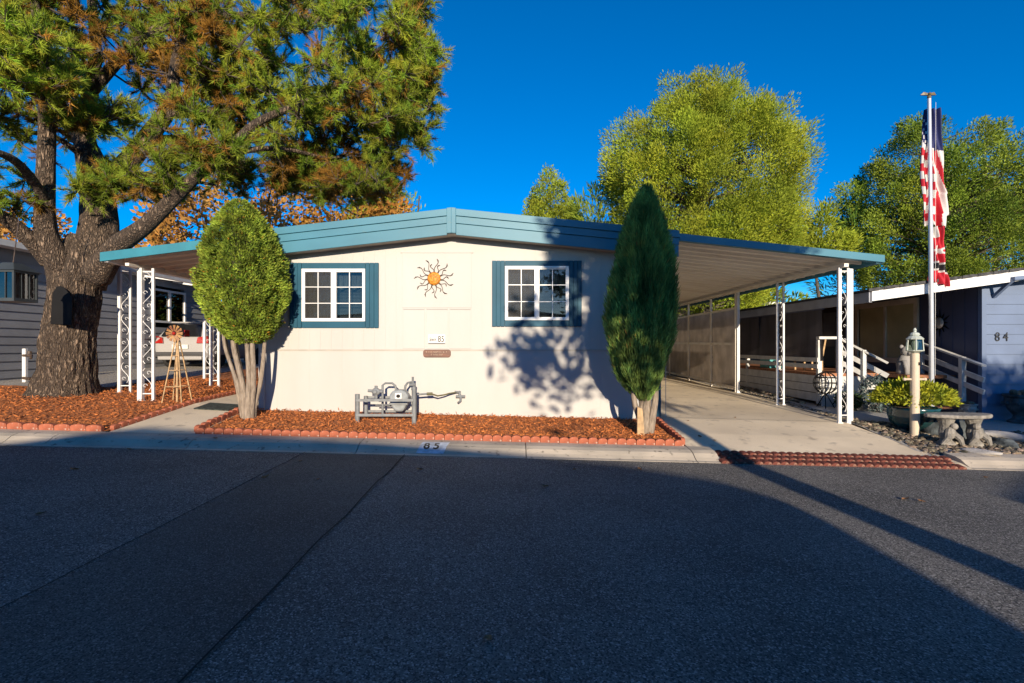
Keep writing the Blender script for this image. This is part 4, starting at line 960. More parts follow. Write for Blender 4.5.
# stone bench with figure legs
t = thing('stone_bench', 'weathered stone bench on carved figure legs in the dark rock bed', 'bench', (7.1, 8.55, H(7.1, 8.55)))
bx, by = 7.22, 8.55; zb = H(bx, by)
b = MB(); pts = []
for k in range(28):
    a = 2*PI*k/28; r = 1+.05*math.sin(3*a); pts.append((bx+.52*r*math.cos(a), by+.24*r*math.sin(a)))
vs = [(x, y, zb+.44) for x, y in pts] + [(x, y, zb+.50) for x, y in pts]; n_ = len(pts)
b.add(vs, [tuple(reversed(range(n_))), tuple(range(n_, 2*n_))] + [(i, (i+1) % n_, n_+(i+1) % n_, n_+i) for i in range(n_)]); b.build('seat', M_stone, t, bevel=.02)
for s in (-1, 1):
    b = MB(); cx = bx+s*.22
    b.lathe([(.14, -.03), (.13, .03), (.08, .08), (.10, .2), (.085, .3), (.11, .38), (.13, .44)], (cx, by, zb), 14)
    b.sphere((cx-.04*s, by-.11, zb+.31), .055, 10, 8); b.tube([(cx, by-.06, zb+.24), (cx-.1, by-.16, zb+.12), (cx-.16, by-.12, zb+.02)], [.05, .045, .03], 8); b.tube([(cx, by-.06, zb+.24), (cx+.1, by-.16, zb+.12), (cx+.15, by-.14, zb+.02)], [.05, .045, .03], 8); b.sphere((cx, by-.08, zb+.2), .08, 10, 8, (1, 1, 1.3))
    b.build('figure_leg', M_stone, t)
# long shallow bowl/rock slab behind bench and pale slabs
def boulder(name, label, x, y, r, sc, m=M_stone, seed=0, group=None, cat='rock'):
    bm = bmesh.new(); bmesh.ops.create_icosphere(bm, subdivisions=3, radius=1)
    for v in bm.verts:
        n_ = noise.noise(v.co*1.3+Vector((seed*7.1, 0, 0)))*.35+noise.noise(v.co*3.1+Vector((seed, 5, 0)))*.12
        v.co = v.co*(1+n_); v.co.x *= r*sc[0]; v.co.y *= r*sc[1]; v.co.z *= r*sc[2]
    me = bpy.data.meshes.new(name); bm.to_mesh(me); bm.free(); me.materials.append(m); me.polygons.foreach_set('use_smooth', [True]*len(me.polygons))
    o = link(name, me); o.location = (x, y, H(x, y)+r*sc[2]*.35); o.rotation_euler = (0, 0, seed*1.3); return tag(o, label, cat, group)
boulder('boulder', 'blue grey boulder just behind the stone bench', 7.45, 9.1, .30, (1.5, .9, .8), M_dstone, 2)
boulder('boulder', 'pale flat slab beside the kerb at the right edge of the rock bed', 7.05, 7.98, .16, (1.4, .7, .35), mat('pale_slab', lin(.5, .48, .46), .8, bump=.4, bscale=30), 4)
boulder('boulder', 'long low pale log-like stone right of the bench', 8.3, 8.95, .3, (1.5, .3, .28), mat('pale_slab', lin(.5, .48, .46), .8), 9)
boulder('boulder', 'dark low rock right of the stone bench', 7.95, 8.6, .2, (1.3, .8, .4), M_dstone, 6)
# river rocks (uncountable)
def pebbles(name, poly, n, r0, r1, lab):
    P = []; xs = [p[0] for p in poly]; ys = [p[1] for p in poly]
    while len(P) < n:
        x = random.uniform(min(xs), max(xs)); y = random.uniform(min(ys), max(ys))
        if inpoly(x, y, poly): P.append((x, y))
    bm0 = bmesh.new(); bmesh.ops.create_icosphere(bm0, subdivisions=1, radius=1); base = [v.co.copy() for v in bm0.verts]; fs = [tuple(v.index for v in f.verts) for f in bm0.faces]; bm0.free()
    V = []; F = []; T = []
    for x, y in P:
        r = random.uniform(r0, r1); o = len(V); a = random.uniform(0, PI); sc = (random.uniform(.8, 1.5), random.uniform(.7, 1), random.uniform(.45, .8)); z = H(x, y); g = random.choice([.25, .4, .6, .9, 1.3]); g = (g*random.uniform(.9, 1.2), g, g*random.uniform(.8, 1))
        for c in base:
            q = Vector((c.x*sc[0], c.y*sc[1], c.z*sc[2]))*r*(1+.2*random.uniform(-1, 1)); q.rotate(Matrix.Rotation(a, 3, 'Z')); V.append((x+q.x, y+q.y, z+r*.25+q.z))
        F += [tuple(o+i for i in f) for f in fs]; T += [(*g, 1)]*len(fs)
    me = bpy.data.meshes.new(name); me.from_pydata(V, [], F); at = me.attributes.new('tint', 'FLOAT_COLOR', 'FACE'); at.data.foreach_set('color', np.array(T, dtype=np.float32).reshape(-1)); me.materials.append(M_rock)
    tag(link(name, me), lab, None, None, 'stuff')
pebbles('river_rock', [(6.35, 8.0), (11, 8.0), (11, 9.4), (8.5, 9.4), (6.9, 9.85), (6.35, 10.4), (6.3, 8.7)], 3200, .015, .05, 'brown and grey river rock filling the bed beside the driveway')
pebbles('river_rock', [(6.25, 10.5), (6.5, 10.5), (6.55, 22), (6.3, 22)], 1400, .012, .035, 'narrow strip of gravel along the driveway edge')
pebbles('river_rock', [(6.8, 12.2), (7.0, 19), (6.6, 19), (6.75, 12.5)], 1200, .03, .08, 'dark river rock along the foot of the white deck skirt')
# urns, planter, statue, teal box, wire stand, shrubs near house 84
def urn(label, x, y, s, m, group=None, z=None):
    t = thing('urn_planter', label, 'urn', (x, y, z if z is not None else H(x, y)), local=True)
    b = MB(); b.lathe([(.16*s, 0), (.17*s, .03*s), (.10*s, .08*s), (.08*s, .14*s), (.16*s, .24*s), (.21*s, .38*s), (.20*s, .46*s), (.24*s, .50*s), (.24*s, .53*s), (.19*s, .52*s)], (0, 0, 0), 16)
    for k in range(8):
        a = 2*PI*k/8; b.sphere((.215*s*math.cos(a), .215*s*math.sin(a), .36*s), .035*s, 6, 5)
    b.build('body', m, t, smooth=False)
    b = MB()
    for k in range(14):
        a = random.uniform(0, 6.3); r = random.uniform(.02, .14)*s; b.sphere((r*math.cos(a), r*math.sin(a), .53*s+random.uniform(0, .04)*s), .05*s, 6, 5)
    b.build('soil', M_soil, t)
urn('large pale stone urn against the blue wall under the number 84', 9.85, 10.3, 1.05, M_dstone)
urn('small pale stone urn at the foot of the right stair rail', 9.0, 10.45, .62, mat('pale_urn_stone', lin(.34, .33, .31), .8, bump=.4, bscale=30))
def leafball(name, label, x, y, r, m, n, cat='shrub', sz=1, z=None, h=1.0, group=None, lw=(.02, .035), ll=(.05, .1)):
    z0 = H(x, y) if z is None else z; t = thing(name, label, cat, (x, y, z0), group=group)
    u = unit(RNG.normal(size=(n, 3))); lump = np.array([1+.3*noise.noise(Vector((a*2.2+x, b_*2.2, c*2.2))) for a, b_, c in u]).reshape(-1, 1)
    P = np.array([x, y, z0+r*h*.95])+u*RNG.uniform(.4, 1, (n, 1))**.5*lump*np.array([r, r, r*h]); D = unit(u+RNG.normal(size=(n, 3))*.7+np.array([0, 0, .3]))
    blades('foliage', P, D, RNG.uniform(ll[0], ll[1], n)*sz, RNG.uniform(lw[0], lw[1], n)*sz, RNG.uniform(.5, 1.5, (n, 1))*np.ones((1, 3)), m, t, quad=True)
    b = MB()
    for k in range(5):
        a = 1.26*k; b.tube([(x, y, z0-.02), (x+.3*r*math.cos(a), y+.3*r*math.sin(a), z0+r*h)], [.02*sz, .008*sz], 5)
    b.build('stem', M_branch, t); return t
leafball('shrub', 'dark green shrub against the pale blue wall at the right edge', 10.15, 9.95, .30, M_bush, 1500, h=1.3)
leafball('shrub', 'blue grey low shrub between the white posts and the teal pot', 7.75, 11.3, .28, mat('blue_grey_leaves', lin(.09, .13, .13), .8, attr=True), 1300, h=1.4)
leafball('shrub', 'dark small shrub under the deck railing', 7.3, 11.5, .25, M_dgreen, 900, h=.8)
t = thing('statue', 'grey stone garden statue of a seated animal on the deck by the window', 'statue', (8.6, 11.6, .95), local=True)
b = MB(); b.lathe([(.16, 0), (.17, .05), (.15, .12), (.17, .24), (.12, .36), (.09, .42)], (0, 0, 0), 14); b.sphere((0, -.05, .5), .12, 12, 8, (1, 1, .95)); b.sphere((0, -.16, .47), .06, 8, 6); b.sphere((-.08, 0, .6), .045, 8, 6); b.sphere((.08, 0, .6), .045, 8, 6); b.tube([(-.1, -.1, .3), (-.09, -.17, .12), (-.09, -.18, 0)], [.05, .045, .05], 8); b.tube([(.1, -.1, .3), (.09, -.17, .12), (.09, -.18, 0)], [.05, .045, .05], 8); b.build('carved_figure', mat('grey_statue_stone', lin(.30, .29, .28), .8, bump=.3, bscale=30), t, smooth=True)
t = thing('storage_box', 'small teal box on the deck behind the white railing', 'box', (7.35, 15.0, .95), local=True)
b = MB(); b.box(-.2, .2, -.3, .3, 0, .26); b.build('box_body', M_tealpl, t, bevel=.02); b = MB(); b.box(-.22, .22, -.32, .32, .262, .31); b.build('lid', M_tealpl, t, bevel=.02)
t = thing('patio_chair', 'tan wooden patio chair on the deck behind the white railing', 'chair', (7.6, 13.6, .95), local=True)
b = MB(); b.box(-.25, .25, -.25, .25, .36, .40); b.build('seat', M_tan, t); b = MB(); b.box(.22, .26, -.25, .25, .42, .9) if False else b.bar((.24, -.22, .4), (.32, -.22, .85), .04); b.bar((.24, .22, .4), (.32, .22, .85), .04); b.bar((.3, -.22, .8), (.3, .22, .8), .04); b.bar((.28, -.22, .6), (.28, .22, .6), .04); b.build('backrest', M_tan, t)
for sx in (-1, 1):
    for sy in (-1, 1): b = MB(); b.box(sx*.22-.02, sx*.22+.02, sy*.22-.02, sy*.22+.02, 0, .36); b.build('leg', M_tan, t)
t = thing('wire_plant_stand', 'black round wire plant stand with a globe cage in front of the deck', 'plant stand', (6.95, 11.75, H(6.95, 11.75)), local=True)
b = MB(); r = .24
for k in range(6):
    a = PI*k/6; b.tube([(r*math.cos(a)*math.sin(q), r*math.sin(a)*math.sin(q), .55+r*math.cos(q)) for q in [2*PI*i/20 for i in range(21)]], .009, 5)
for zz in (-.12, 0, .12): rr = math.sqrt(r*r-zz*zz); b.tube([(rr*math.cos(q), rr*math.sin(q), .55+zz) for q in [2*PI*i/20 for i in range(21)]], .009, 5)
b.build('globe_cage', M_black, t)
b = MB()
for k in range(3):
    a = 2*PI*k/3; b.tube([(0, 0, .32), (.08*math.cos(a), .08*math.sin(a), .2), (.2*math.cos(a), .2*math.sin(a), 0)], .011, 5)
b.build('tripod', M_black, t)
t = thing('sun_ornament', 'dark round metal sun with pale centre hung on the navy wall', 'wall ornament', (VX-.03, 11.55, 2.11))
b = MB(); cy, cz = 11.62, 2.07
for k in range(12):
    a = 2*PI*k/12; L = .30 if k % 2 else .23
    b.add([(VX-.03, cy+.12*math.cos(a-.2), cz+.12*math.sin(a-.2)), (VX-.03, cy+.12*math.cos(a+.2), cz+.12*math.sin(a+.2)), (VX-.03, cy+L*math.cos(a), cz+L*math.sin(a)), (VX-.015, cy+.12*math.cos(a-.2), cz+.12*math.sin(a-.2)), (VX-.015, cy+.12*math.cos(a+.2), cz+.12*math.sin(a+.2)), (VX-.015, cy+L*math.cos(a), cz+L*math.sin(a))], [(0, 1, 2), (5, 4, 3), (0, 3, 4, 1), (1, 4, 5, 2), (2, 5, 3, 0)])
b.build('ray', M_black, t)
b = MB(); b.lathe([(.001, .03), (.08, .025), (.12, .0)], (0, 0, 0), 20); b.v = [(VX-.035-v[2], cy+v[0], cz+v[1]) for v in b.v]; b.build('face', M_alu, t)

# ------------------------------------------------------------------ trees
def pt(px, py, Y): return Vector(((px-512)*Y/530, Y, CAMH+(346-py)*Y/530))
def smooth_path(pts, rad, n=6):
    P = []; R = []
    for i in range(len(pts)-1):
        p0 = pts[max(i-1, 0)]; p1 = pts[i]; p2 = pts[i+1]; p3 = pts[min(i+2, len(pts)-1)]
        for k in range(n):
            t = k/n; P.append(.5*((2*p1)+(p2-p0)*t+(2*p0-5*p1+4*p2-p3)*t*t+(3*p1-p0-3*p2+p3)*t**3)); R.append(rad[i]+(rad[i+1]-rad[i])*t)
    P.append(pts[-1]); R.append(rad[-1]); return P, R
def rough(b, amp, s=1.6):
    """push trunk vertices in and out along bark ridges"""
    return b
def limb(b, pts, rad, n=14, ridge=.0, seed=0, sub=6):
    P, R = smooth_path([Vector(p) for p in pts], rad, sub); base = len(b.v); b.tube(P, R, n)
    if ridge:
        for i, c in enumerate(P):
            for k in range(n):
                q = Vector(b.v[base+i*n+k]); d = q-c
                f = 1+ridge*((.5 if n > 40 else 1)*noise.noise(Vector((math.cos(2*PI*k/n)*3+seed, math.sin(2*PI*k/n)*3, c.z*1.4)))-.55*(1-abs(noise.noise(Vector((math.cos(2*PI*k/n)*8+seed, math.sin(2*PI*k/n)*8, c.z*2.2))))*3.2)*(1 if n > 12 else 0)*.6)
                b.v[base+i*n+k] = tuple(c+d*f)
    return P
# near pine
pine = thing('pine_tree', 'huge rough barked pine with forked trunk at the left edge of the mulch bed', 'tree', (-8.8, 10.5, H(-8.8, 10.5)))
b = MB(); zg = H(-8.8, 10.5); nodes = []
nodes_t = limb(b, [(-8.86, 10.5, zg-.15), (-8.84, 10.5, zg+.10), (-8.80, 10.5, zg+.45), (-8.78, 10.5, 1.7), (-8.68, 10.5, 2.5), (-8.60, 10.5, 3.1), (-8.50, 10.6, 3.7)], [.74, .56, .47, .44, .43, .42, .30], 110, .15, 1, 22)
LB = [([(84, 285, 10.5), (98, 235, 10.7), (98, 200, 10.9), (92, 165, 11.0), (84, 130, 11.2), (95, 60, 11.4), (90, -20, 11.6)], [.38, .34, .31, .26, .18, .12, .07]),
      ([(66, 290, 10.4), (58, 262, 10.2), (46, 232, 10.0), (45, 190, 9.8), (47, 110, 9.7), (40, 40, 9.8), (30, -30, 10)], [.27, .22, .18, .15, .13, .09, .05]),
      ([(50, 262, 10.2), (22, 232, 9.8), (-10, 210, 9.4), (-60, 190, 9.2)], [.16, .13, .10, .06]),
      ([(96, 275, 10.4), (118, 246, 10.1), (150, 222, 9.8), (200, 172, 9.5), (235, 142, 9.3), (262, 120, 9.3), (320, 95, 9.8), (370, 60, 10)], [.28, .19, .14, .10, .08, .07, .05, .02]),
      ([(100, 190, 10.8), (130, 160, 10.6), (155, 128, 10.5), (170, 105, 10.5), (176, 60, 10.6), (190, 10, 10.8), (200, -40, 11)], [.22, .19, .16, .13, .09, .06, .03]),
      ([(165, 112, 10.5), (205, 112, 10.7), (256, 108, 11), (300, 90, 11.4), (350, 90, 11.8)], [.13, .10, .09, .07, .04]),
      ([(205, 166, 9.5), (250, 150, 9.6), (290, 150, 10), (330, 158, 10.6), (365, 150, 11)], [.06, .05, .04, .03, .015]),
      ([(88, 150, 11.1), (60, 110, 11.8), (40, 60, 12.4), (10, 20, 13)], [.16, .12, .09, .05]),
      ([(150, 140, 10.5), (190, 140, 11.4), (240, 150, 12.2), (300, 150, 13)], [.10, .08, .06, .03]),
      ([(46, 200, 9.8), (20, 165, 9.0), (-10, 150, 8.4), (-50, 140, 8)], [.09, .07, .05, .03]),
      ([(120, 175, 10.7), (170, 178, 10.0), (215, 185, 9.6)], [.06, .045, .02]),
      ([(92, 165, 11), (60, 140, 10.6), (20, 130, 10.3), (-20, 120, 10)], [.08, .05, .04, .02]),
      ([(92, 90, 11.3), (140, 40, 11.0), (190, 20, 10.8), (260, 15, 10.6), (340, 20, 10.6)], [.13, .10, .08, .06, .04])]
for i, (p, r) in enumerate(LB):
    nodes += limb(b, [pt(*q) for q in p], r, 20 if r[0] > .15 else 9, .07, i*3.3, 7)
tr = b.build('trunk', M_bark, pine, smooth=True)
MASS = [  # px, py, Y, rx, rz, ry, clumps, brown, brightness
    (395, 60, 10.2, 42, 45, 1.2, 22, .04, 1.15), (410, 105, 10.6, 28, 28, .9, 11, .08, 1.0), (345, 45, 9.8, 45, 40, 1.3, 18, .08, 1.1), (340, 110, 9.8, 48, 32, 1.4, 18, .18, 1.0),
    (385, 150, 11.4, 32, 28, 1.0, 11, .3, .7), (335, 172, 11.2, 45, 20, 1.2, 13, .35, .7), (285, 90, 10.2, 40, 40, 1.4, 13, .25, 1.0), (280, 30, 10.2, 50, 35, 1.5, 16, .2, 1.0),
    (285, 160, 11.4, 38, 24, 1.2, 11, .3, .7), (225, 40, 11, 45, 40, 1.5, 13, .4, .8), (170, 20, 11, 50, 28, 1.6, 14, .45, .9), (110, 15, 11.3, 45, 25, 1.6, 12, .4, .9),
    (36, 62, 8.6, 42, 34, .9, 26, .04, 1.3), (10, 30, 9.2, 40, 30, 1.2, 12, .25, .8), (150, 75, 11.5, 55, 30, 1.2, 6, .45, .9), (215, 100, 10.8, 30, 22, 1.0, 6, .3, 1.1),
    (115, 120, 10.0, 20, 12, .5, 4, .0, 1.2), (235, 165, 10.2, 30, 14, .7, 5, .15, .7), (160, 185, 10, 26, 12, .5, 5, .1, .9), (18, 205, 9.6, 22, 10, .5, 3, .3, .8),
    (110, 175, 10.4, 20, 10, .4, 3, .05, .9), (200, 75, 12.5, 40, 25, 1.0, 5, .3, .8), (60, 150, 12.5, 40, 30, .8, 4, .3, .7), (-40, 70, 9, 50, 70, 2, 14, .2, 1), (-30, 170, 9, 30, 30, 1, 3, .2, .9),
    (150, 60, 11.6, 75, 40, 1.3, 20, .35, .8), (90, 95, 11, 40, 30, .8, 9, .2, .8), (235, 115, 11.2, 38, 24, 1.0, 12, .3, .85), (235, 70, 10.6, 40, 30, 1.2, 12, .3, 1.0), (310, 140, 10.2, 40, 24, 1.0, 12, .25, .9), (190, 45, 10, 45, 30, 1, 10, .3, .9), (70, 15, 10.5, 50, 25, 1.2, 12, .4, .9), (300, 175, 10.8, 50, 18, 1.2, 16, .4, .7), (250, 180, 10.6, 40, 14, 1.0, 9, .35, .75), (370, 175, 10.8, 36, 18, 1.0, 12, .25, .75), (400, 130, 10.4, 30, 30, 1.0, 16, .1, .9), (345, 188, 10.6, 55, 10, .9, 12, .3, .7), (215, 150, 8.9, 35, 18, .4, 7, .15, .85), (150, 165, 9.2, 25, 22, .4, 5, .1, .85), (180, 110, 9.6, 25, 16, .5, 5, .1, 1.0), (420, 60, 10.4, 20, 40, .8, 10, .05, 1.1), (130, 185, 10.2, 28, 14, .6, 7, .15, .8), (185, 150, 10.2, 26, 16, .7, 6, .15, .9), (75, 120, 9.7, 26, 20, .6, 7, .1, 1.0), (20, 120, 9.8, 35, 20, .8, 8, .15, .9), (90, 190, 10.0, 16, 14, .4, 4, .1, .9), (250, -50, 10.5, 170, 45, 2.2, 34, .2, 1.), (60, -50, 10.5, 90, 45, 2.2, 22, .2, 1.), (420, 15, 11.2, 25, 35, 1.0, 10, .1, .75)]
rnd = random.Random(11); CL = []
for px, py, Y, rx, rzz, ry, n_, br, bri in MASS:
    for i in range(int(n_*1.35)):
        while True:
            a = Vector((rnd.uniform(-1, 1), rnd.uniform(-1, 1), rnd.uniform(-1, 1)))
            if a.length < 1: break
        c = pt(px+a.x*rx, py+a.z*rzz, Y); c.y += a.y*ry; CL.append((c, br, bri))
tips = []; bb = MB(); nd = [Vector(q) for q in nodes]
CL.sort(key=lambda c: min((c[0]-q).length for q in nd))
Ps = []; Ds = []; Ts = []; Ls = []; Ws = []
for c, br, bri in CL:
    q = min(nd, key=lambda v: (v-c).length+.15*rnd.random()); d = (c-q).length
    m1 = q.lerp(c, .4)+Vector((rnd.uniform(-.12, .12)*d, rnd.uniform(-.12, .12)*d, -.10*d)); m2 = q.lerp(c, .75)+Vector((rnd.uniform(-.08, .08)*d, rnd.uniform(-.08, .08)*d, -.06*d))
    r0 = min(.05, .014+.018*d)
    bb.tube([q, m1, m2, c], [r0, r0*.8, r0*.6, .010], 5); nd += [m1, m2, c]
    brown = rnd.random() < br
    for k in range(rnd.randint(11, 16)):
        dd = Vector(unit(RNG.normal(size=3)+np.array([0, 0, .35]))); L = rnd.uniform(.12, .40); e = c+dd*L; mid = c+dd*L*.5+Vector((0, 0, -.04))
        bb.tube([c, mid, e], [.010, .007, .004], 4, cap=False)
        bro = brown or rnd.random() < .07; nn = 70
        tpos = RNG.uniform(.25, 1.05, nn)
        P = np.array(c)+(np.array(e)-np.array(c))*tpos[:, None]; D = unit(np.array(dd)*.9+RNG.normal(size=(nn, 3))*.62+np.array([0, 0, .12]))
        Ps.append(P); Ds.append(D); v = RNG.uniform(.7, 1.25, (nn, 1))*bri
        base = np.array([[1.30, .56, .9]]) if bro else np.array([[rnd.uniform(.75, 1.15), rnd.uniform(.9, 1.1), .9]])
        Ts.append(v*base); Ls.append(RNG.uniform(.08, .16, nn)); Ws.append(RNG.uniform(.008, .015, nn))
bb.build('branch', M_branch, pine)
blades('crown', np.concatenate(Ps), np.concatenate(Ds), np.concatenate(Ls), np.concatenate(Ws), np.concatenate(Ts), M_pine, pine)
# thin black panel standing for a dark patch on the trunk; hanging lantern
t = thing('trunk_dark_panel', 'flat black arched panel standing for a dark patch on the pine trunk', 'plaque', (-8.68, 9.9, 2.3))
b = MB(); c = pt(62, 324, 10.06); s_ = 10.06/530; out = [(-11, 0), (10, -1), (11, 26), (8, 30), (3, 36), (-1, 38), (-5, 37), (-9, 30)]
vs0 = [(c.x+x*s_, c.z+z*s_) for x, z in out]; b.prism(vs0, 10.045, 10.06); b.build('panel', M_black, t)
t = thing('hanging_lantern', 'dark metal glass sided lantern hanging from a pine limb at the left edge', 'lantern', (-8.1, 8.6, 2.4))
Lx, Ly = (13-512)*8.6/530, 8.6; lz = CAMH+(346-302)*8.6/530; hw = .215
b = MB(); b.box(Lx-hw, Lx+hw, Ly-hw, Ly+hw, lz, lz+.05); b.box(Lx-hw*1.05, Lx+hw*1.05, Ly-hw*1.05, Ly+hw*1.05, lz+.46, lz+.49)
for sx in (-1, 1):
    for sy in (-1, 1): b.box(Lx+sx*hw-.015*(1+sx), Lx+sx*hw+.015*(1-sx), Ly+sy*hw-.015*(1+sy), Ly+sy*hw+.015*(1-sy), lz+.05, lz+.46)
    for q in (-.33, .33): b.box(Lx+q*hw-.006, Lx+q*hw+.006, Ly+sx*(hw-.01)-.005, Ly+sx*(hw-.01)+.005, lz+.05, lz+.46); b.box(Lx+sx*(hw-.01)-.005, Lx+sx*(hw-.01)+.005, Ly+q*hw-.006, Ly+q*hw+.006, lz+.05, lz+.46)
b.build('frame', mat('dark_lantern_metal', lin(.05, .06, .065), .45), t)
b = MB(); h2 = hw*1.22; b.add([(Lx-h2, Ly-h2, lz+.49), (Lx+h2, Ly-h2, lz+.49), (Lx+h2, Ly+h2, lz+.49), (Lx-h2, Ly+h2, lz+.49), (Lx-.09, Ly-.09, lz+.63), (Lx+.09, Ly-.09, lz+.63), (Lx+.09, Ly+.09, lz+.63), (Lx-.09, Ly+.09, lz+.63)], [(0,3,2,1),(4,5,6,7),(0,1,5,4),(1,2,6,5),(2,3,7,6),(3,0,4,7)]); b.build('cap', MATS['dark_lantern_metal'], t, bevel=.008)
b = MB(); g_ = hw-.02; b.box(Lx-g_, Lx+g_, Ly-g_, Ly-g_+.003, lz+.05, lz+.46); b.box(Lx+g_-.003, Lx+g_, Ly-g_+.004, Ly+g_, lz+.05, lz+.46); b.build('glass', M_dglass, t)
b = MB(); b.tube([(Lx-.03, Ly, lz+.05), (Lx-.03, Ly, lz+.2)], .05, 12); b.build('candle', M_plaqw, t)
b = MB(); b.tube([(Lx, Ly, lz+.62), (Lx+.02, Ly+.02, lz+.9), (Lx, Ly+.1, lz+1.35), (Lx, Ly+.4, lz+1.75)], .008, 6); b.build('chain', M_wire, t)

# ------------------------------------------------------------------ clipped juniper and dark cypress in front of the house
def shaped(name, label, cat, cx, cy, prof, n, m, ll, lw, up, trunk_pts, tm, lumps=.10, ls=3.2, seed=0, streak=0, inner=.72):
    """prof: list of (z, radius, xoffset)"""
    zg = H(cx, cy); t = thing(name, label, cat, (cx, cy, zg))
    zs = [p[0] for p in prof]; Z = RNG.uniform(zs[0], zs[-1], n*3); R = np.interp(Z, zs, [p[1] for p in prof]); XO = np.interp(Z, zs, [p[2] for p in prof])
    keep = RNG.uniform(0, max(p[1] for p in prof), n*3) < R+.05; Z, R, XO = Z[keep][:n], R[keep][:n], XO[keep][:n]; n = len(Z)
    A = RNG.uniform(0, 2*PI, n); q = np.where(RNG.uniform(size=n) < .75, RNG.uniform(.88, 1.03, n), RNG.uniform(inner, .95, n))
    lump = np.array([1+lumps*noise.noise(Vector((math.cos(a)*ls+seed, math.sin(a)*ls, z*(1.2 if streak else 2.6))))*1.6+lumps*.6*noise.noise(Vector((math.cos(a)*9+seed, math.sin(a)*9, z*(2 if streak else 7)))) for a, z in zip(A, Z)])
    rr = R*q*lump
    P = np.stack([cx+XO+rr*np.cos(A), cy+rr*np.sin(A), Z], 1)
    D = unit(np.stack([np.cos(A), np.sin(A), np.full(n, up)], 1)+RNG.normal(size=(n, 3))*.38)
    tn = np.array([1+.95*noise.noise(Vector((p[0]*6, p[1]*6, p[2]*(1.5 if streak else 6)))) for p in P]).reshape(-1, 1)*RNG.uniform(.75, 1.25, (n, 1))
    tc = np.concatenate([tn*RNG.uniform(.9, 1.15, (n, 1)), tn, tn*.9], 1)
    br = RNG.uniform(size=n) < .015; tc[br] *= np.array([2.0, .7, .7])
    blades('crown', P, D, RNG.uniform(ll*.6, ll*1.3, n), RNG.uniform(lw*.7, lw*1.3, n), tc, m, t, quad=True)
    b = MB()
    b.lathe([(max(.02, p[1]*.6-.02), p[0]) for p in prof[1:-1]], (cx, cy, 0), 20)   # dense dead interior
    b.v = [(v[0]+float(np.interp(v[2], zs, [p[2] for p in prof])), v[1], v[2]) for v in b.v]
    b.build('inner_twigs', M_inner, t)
    b = MB()
    for pts, rad in trunk_pts: limb(b, pts, rad, 9, .12, rad[0]*100, 5)
    b.build('trunk', tm, t, smooth=True); return t
def jt(y=9.1):
    zg = H(-4.6, y); out = []
    for bx_, by_, tx, ty, r in ((-4.66, 0, -4.88, -.05, .04), (-4.60, .05, -4.8, .12, .042), (-4.55, -.05, -4.72, -.12, .055), (-4.52, .02, -4.6, .1, .05), (-4.46, -.03, -4.42, -.08, .055), (-4.44, .04, -4.3, .1, .045), (-4.58, -.07, -4.85, -.15, .04), (-4.5, -.08, -4.5, -.1, .05)):
        out.append(([(bx_*.6-4.52*.4, y+by_, zg-.03), (bx_, y+by_, zg+.25), ((bx_*.55+tx*.45)+.03, y+by_*.5+ty*.5, zg+.65), (tx, y+ty, zg+1.25), (tx*1.0, y+ty*1.3, zg+1.7)], [r*1.35, r*1.05, r*.85, r*.7, r*.5]))
    return out
shaped('juniper_tree', 'yellow green egg shaped juniper on bare grey stems beside the left window', 'tree', -4.62, 9.1,
       [(1.60, .14, .10), (1.70, .31, .08), (1.95, .49, .05), (2.25, .60, .03), (2.6, .635, .02), (3.0, .61, .0), (3.35, .53, -.02), (3.65, .40, -.04), (3.88, .26, -.05), (4.06, .06, -.05)],
       52000, M_junip, .055, .020, .5, jt(), M_bark2, lumps=.17, ls=3.2, seed=3)
zg = H(2.15, 8.7)
shaped('cypress_tree', 'tall dark green tapering cypress in front of the right house corner', 'tree', 2.13, 8.7,
       [(.66, .08, .04), (.82, .22, .0), (1.1, .35, -.04), (1.5, .46, -.03), (1.9, .50, -.0), (2.3, .50, .03), (2.7, .455, .03), (3.1, .38, .02), (3.5, .28, .03), (3.85, .16, .05), (4.02, .08, .07), (4.14, .02, .08)],
       48000, M_cyp, .12, .014, 2.2,
       [([(2.20, 8.72, zg-.05), (2.20, 8.72, zg+.3), (2.24, 8.75, zg+.7), (2.2, 8.75, zg+1.3)], [.10, .075, .06, .04]), ([(2.16, 8.7, zg-.03), (2.08, 8.68, zg+.28), (1.99, 8.66, zg+.6), (1.98, 8.7, zg+1.2)], [.07, .05, .045, .03]), ([(2.24, 8.7, zg-.03), (2.30, 8.68, zg+.28), (2.35, 8.66, zg+.7), (2.3, 8.7, zg+1.2)], [.09, .06, .045, .03]), ([(2.17, 8.74, zg-.03), (2.14, 8.76, zg+.4), (2.12, 8.78, zg+1.0)], [.06, .045, .03])],
       M_bark2, lumps=.22, ls=2.6, seed=8, streak=1)
t = thing('wooden_stake', 'short tan wooden stake in front of the cypress trunk', 'stake', (2.04, 8.52, H(2.04, 8.52)))
b = MB(); zg = H(2.04, 8.5); b.add([(2.01, 8.5, zg-.03), (2.13, 8.5, zg-.03), (2.10, 8.53, zg+.44), (2.02, 8.53, zg+.47), (2.01, 8.55, zg-.03), (2.13, 8.55, zg-.03), (2.10, 8.56, zg+.44), (2.02, 8.56, zg+.47)], [(0,1,2,3),(7,6,5,4),(0,4,5,1),(1,5,6,2),(2,6,7,3),(3,7,4,0)]); b.build('stake_board', M_tan, t)

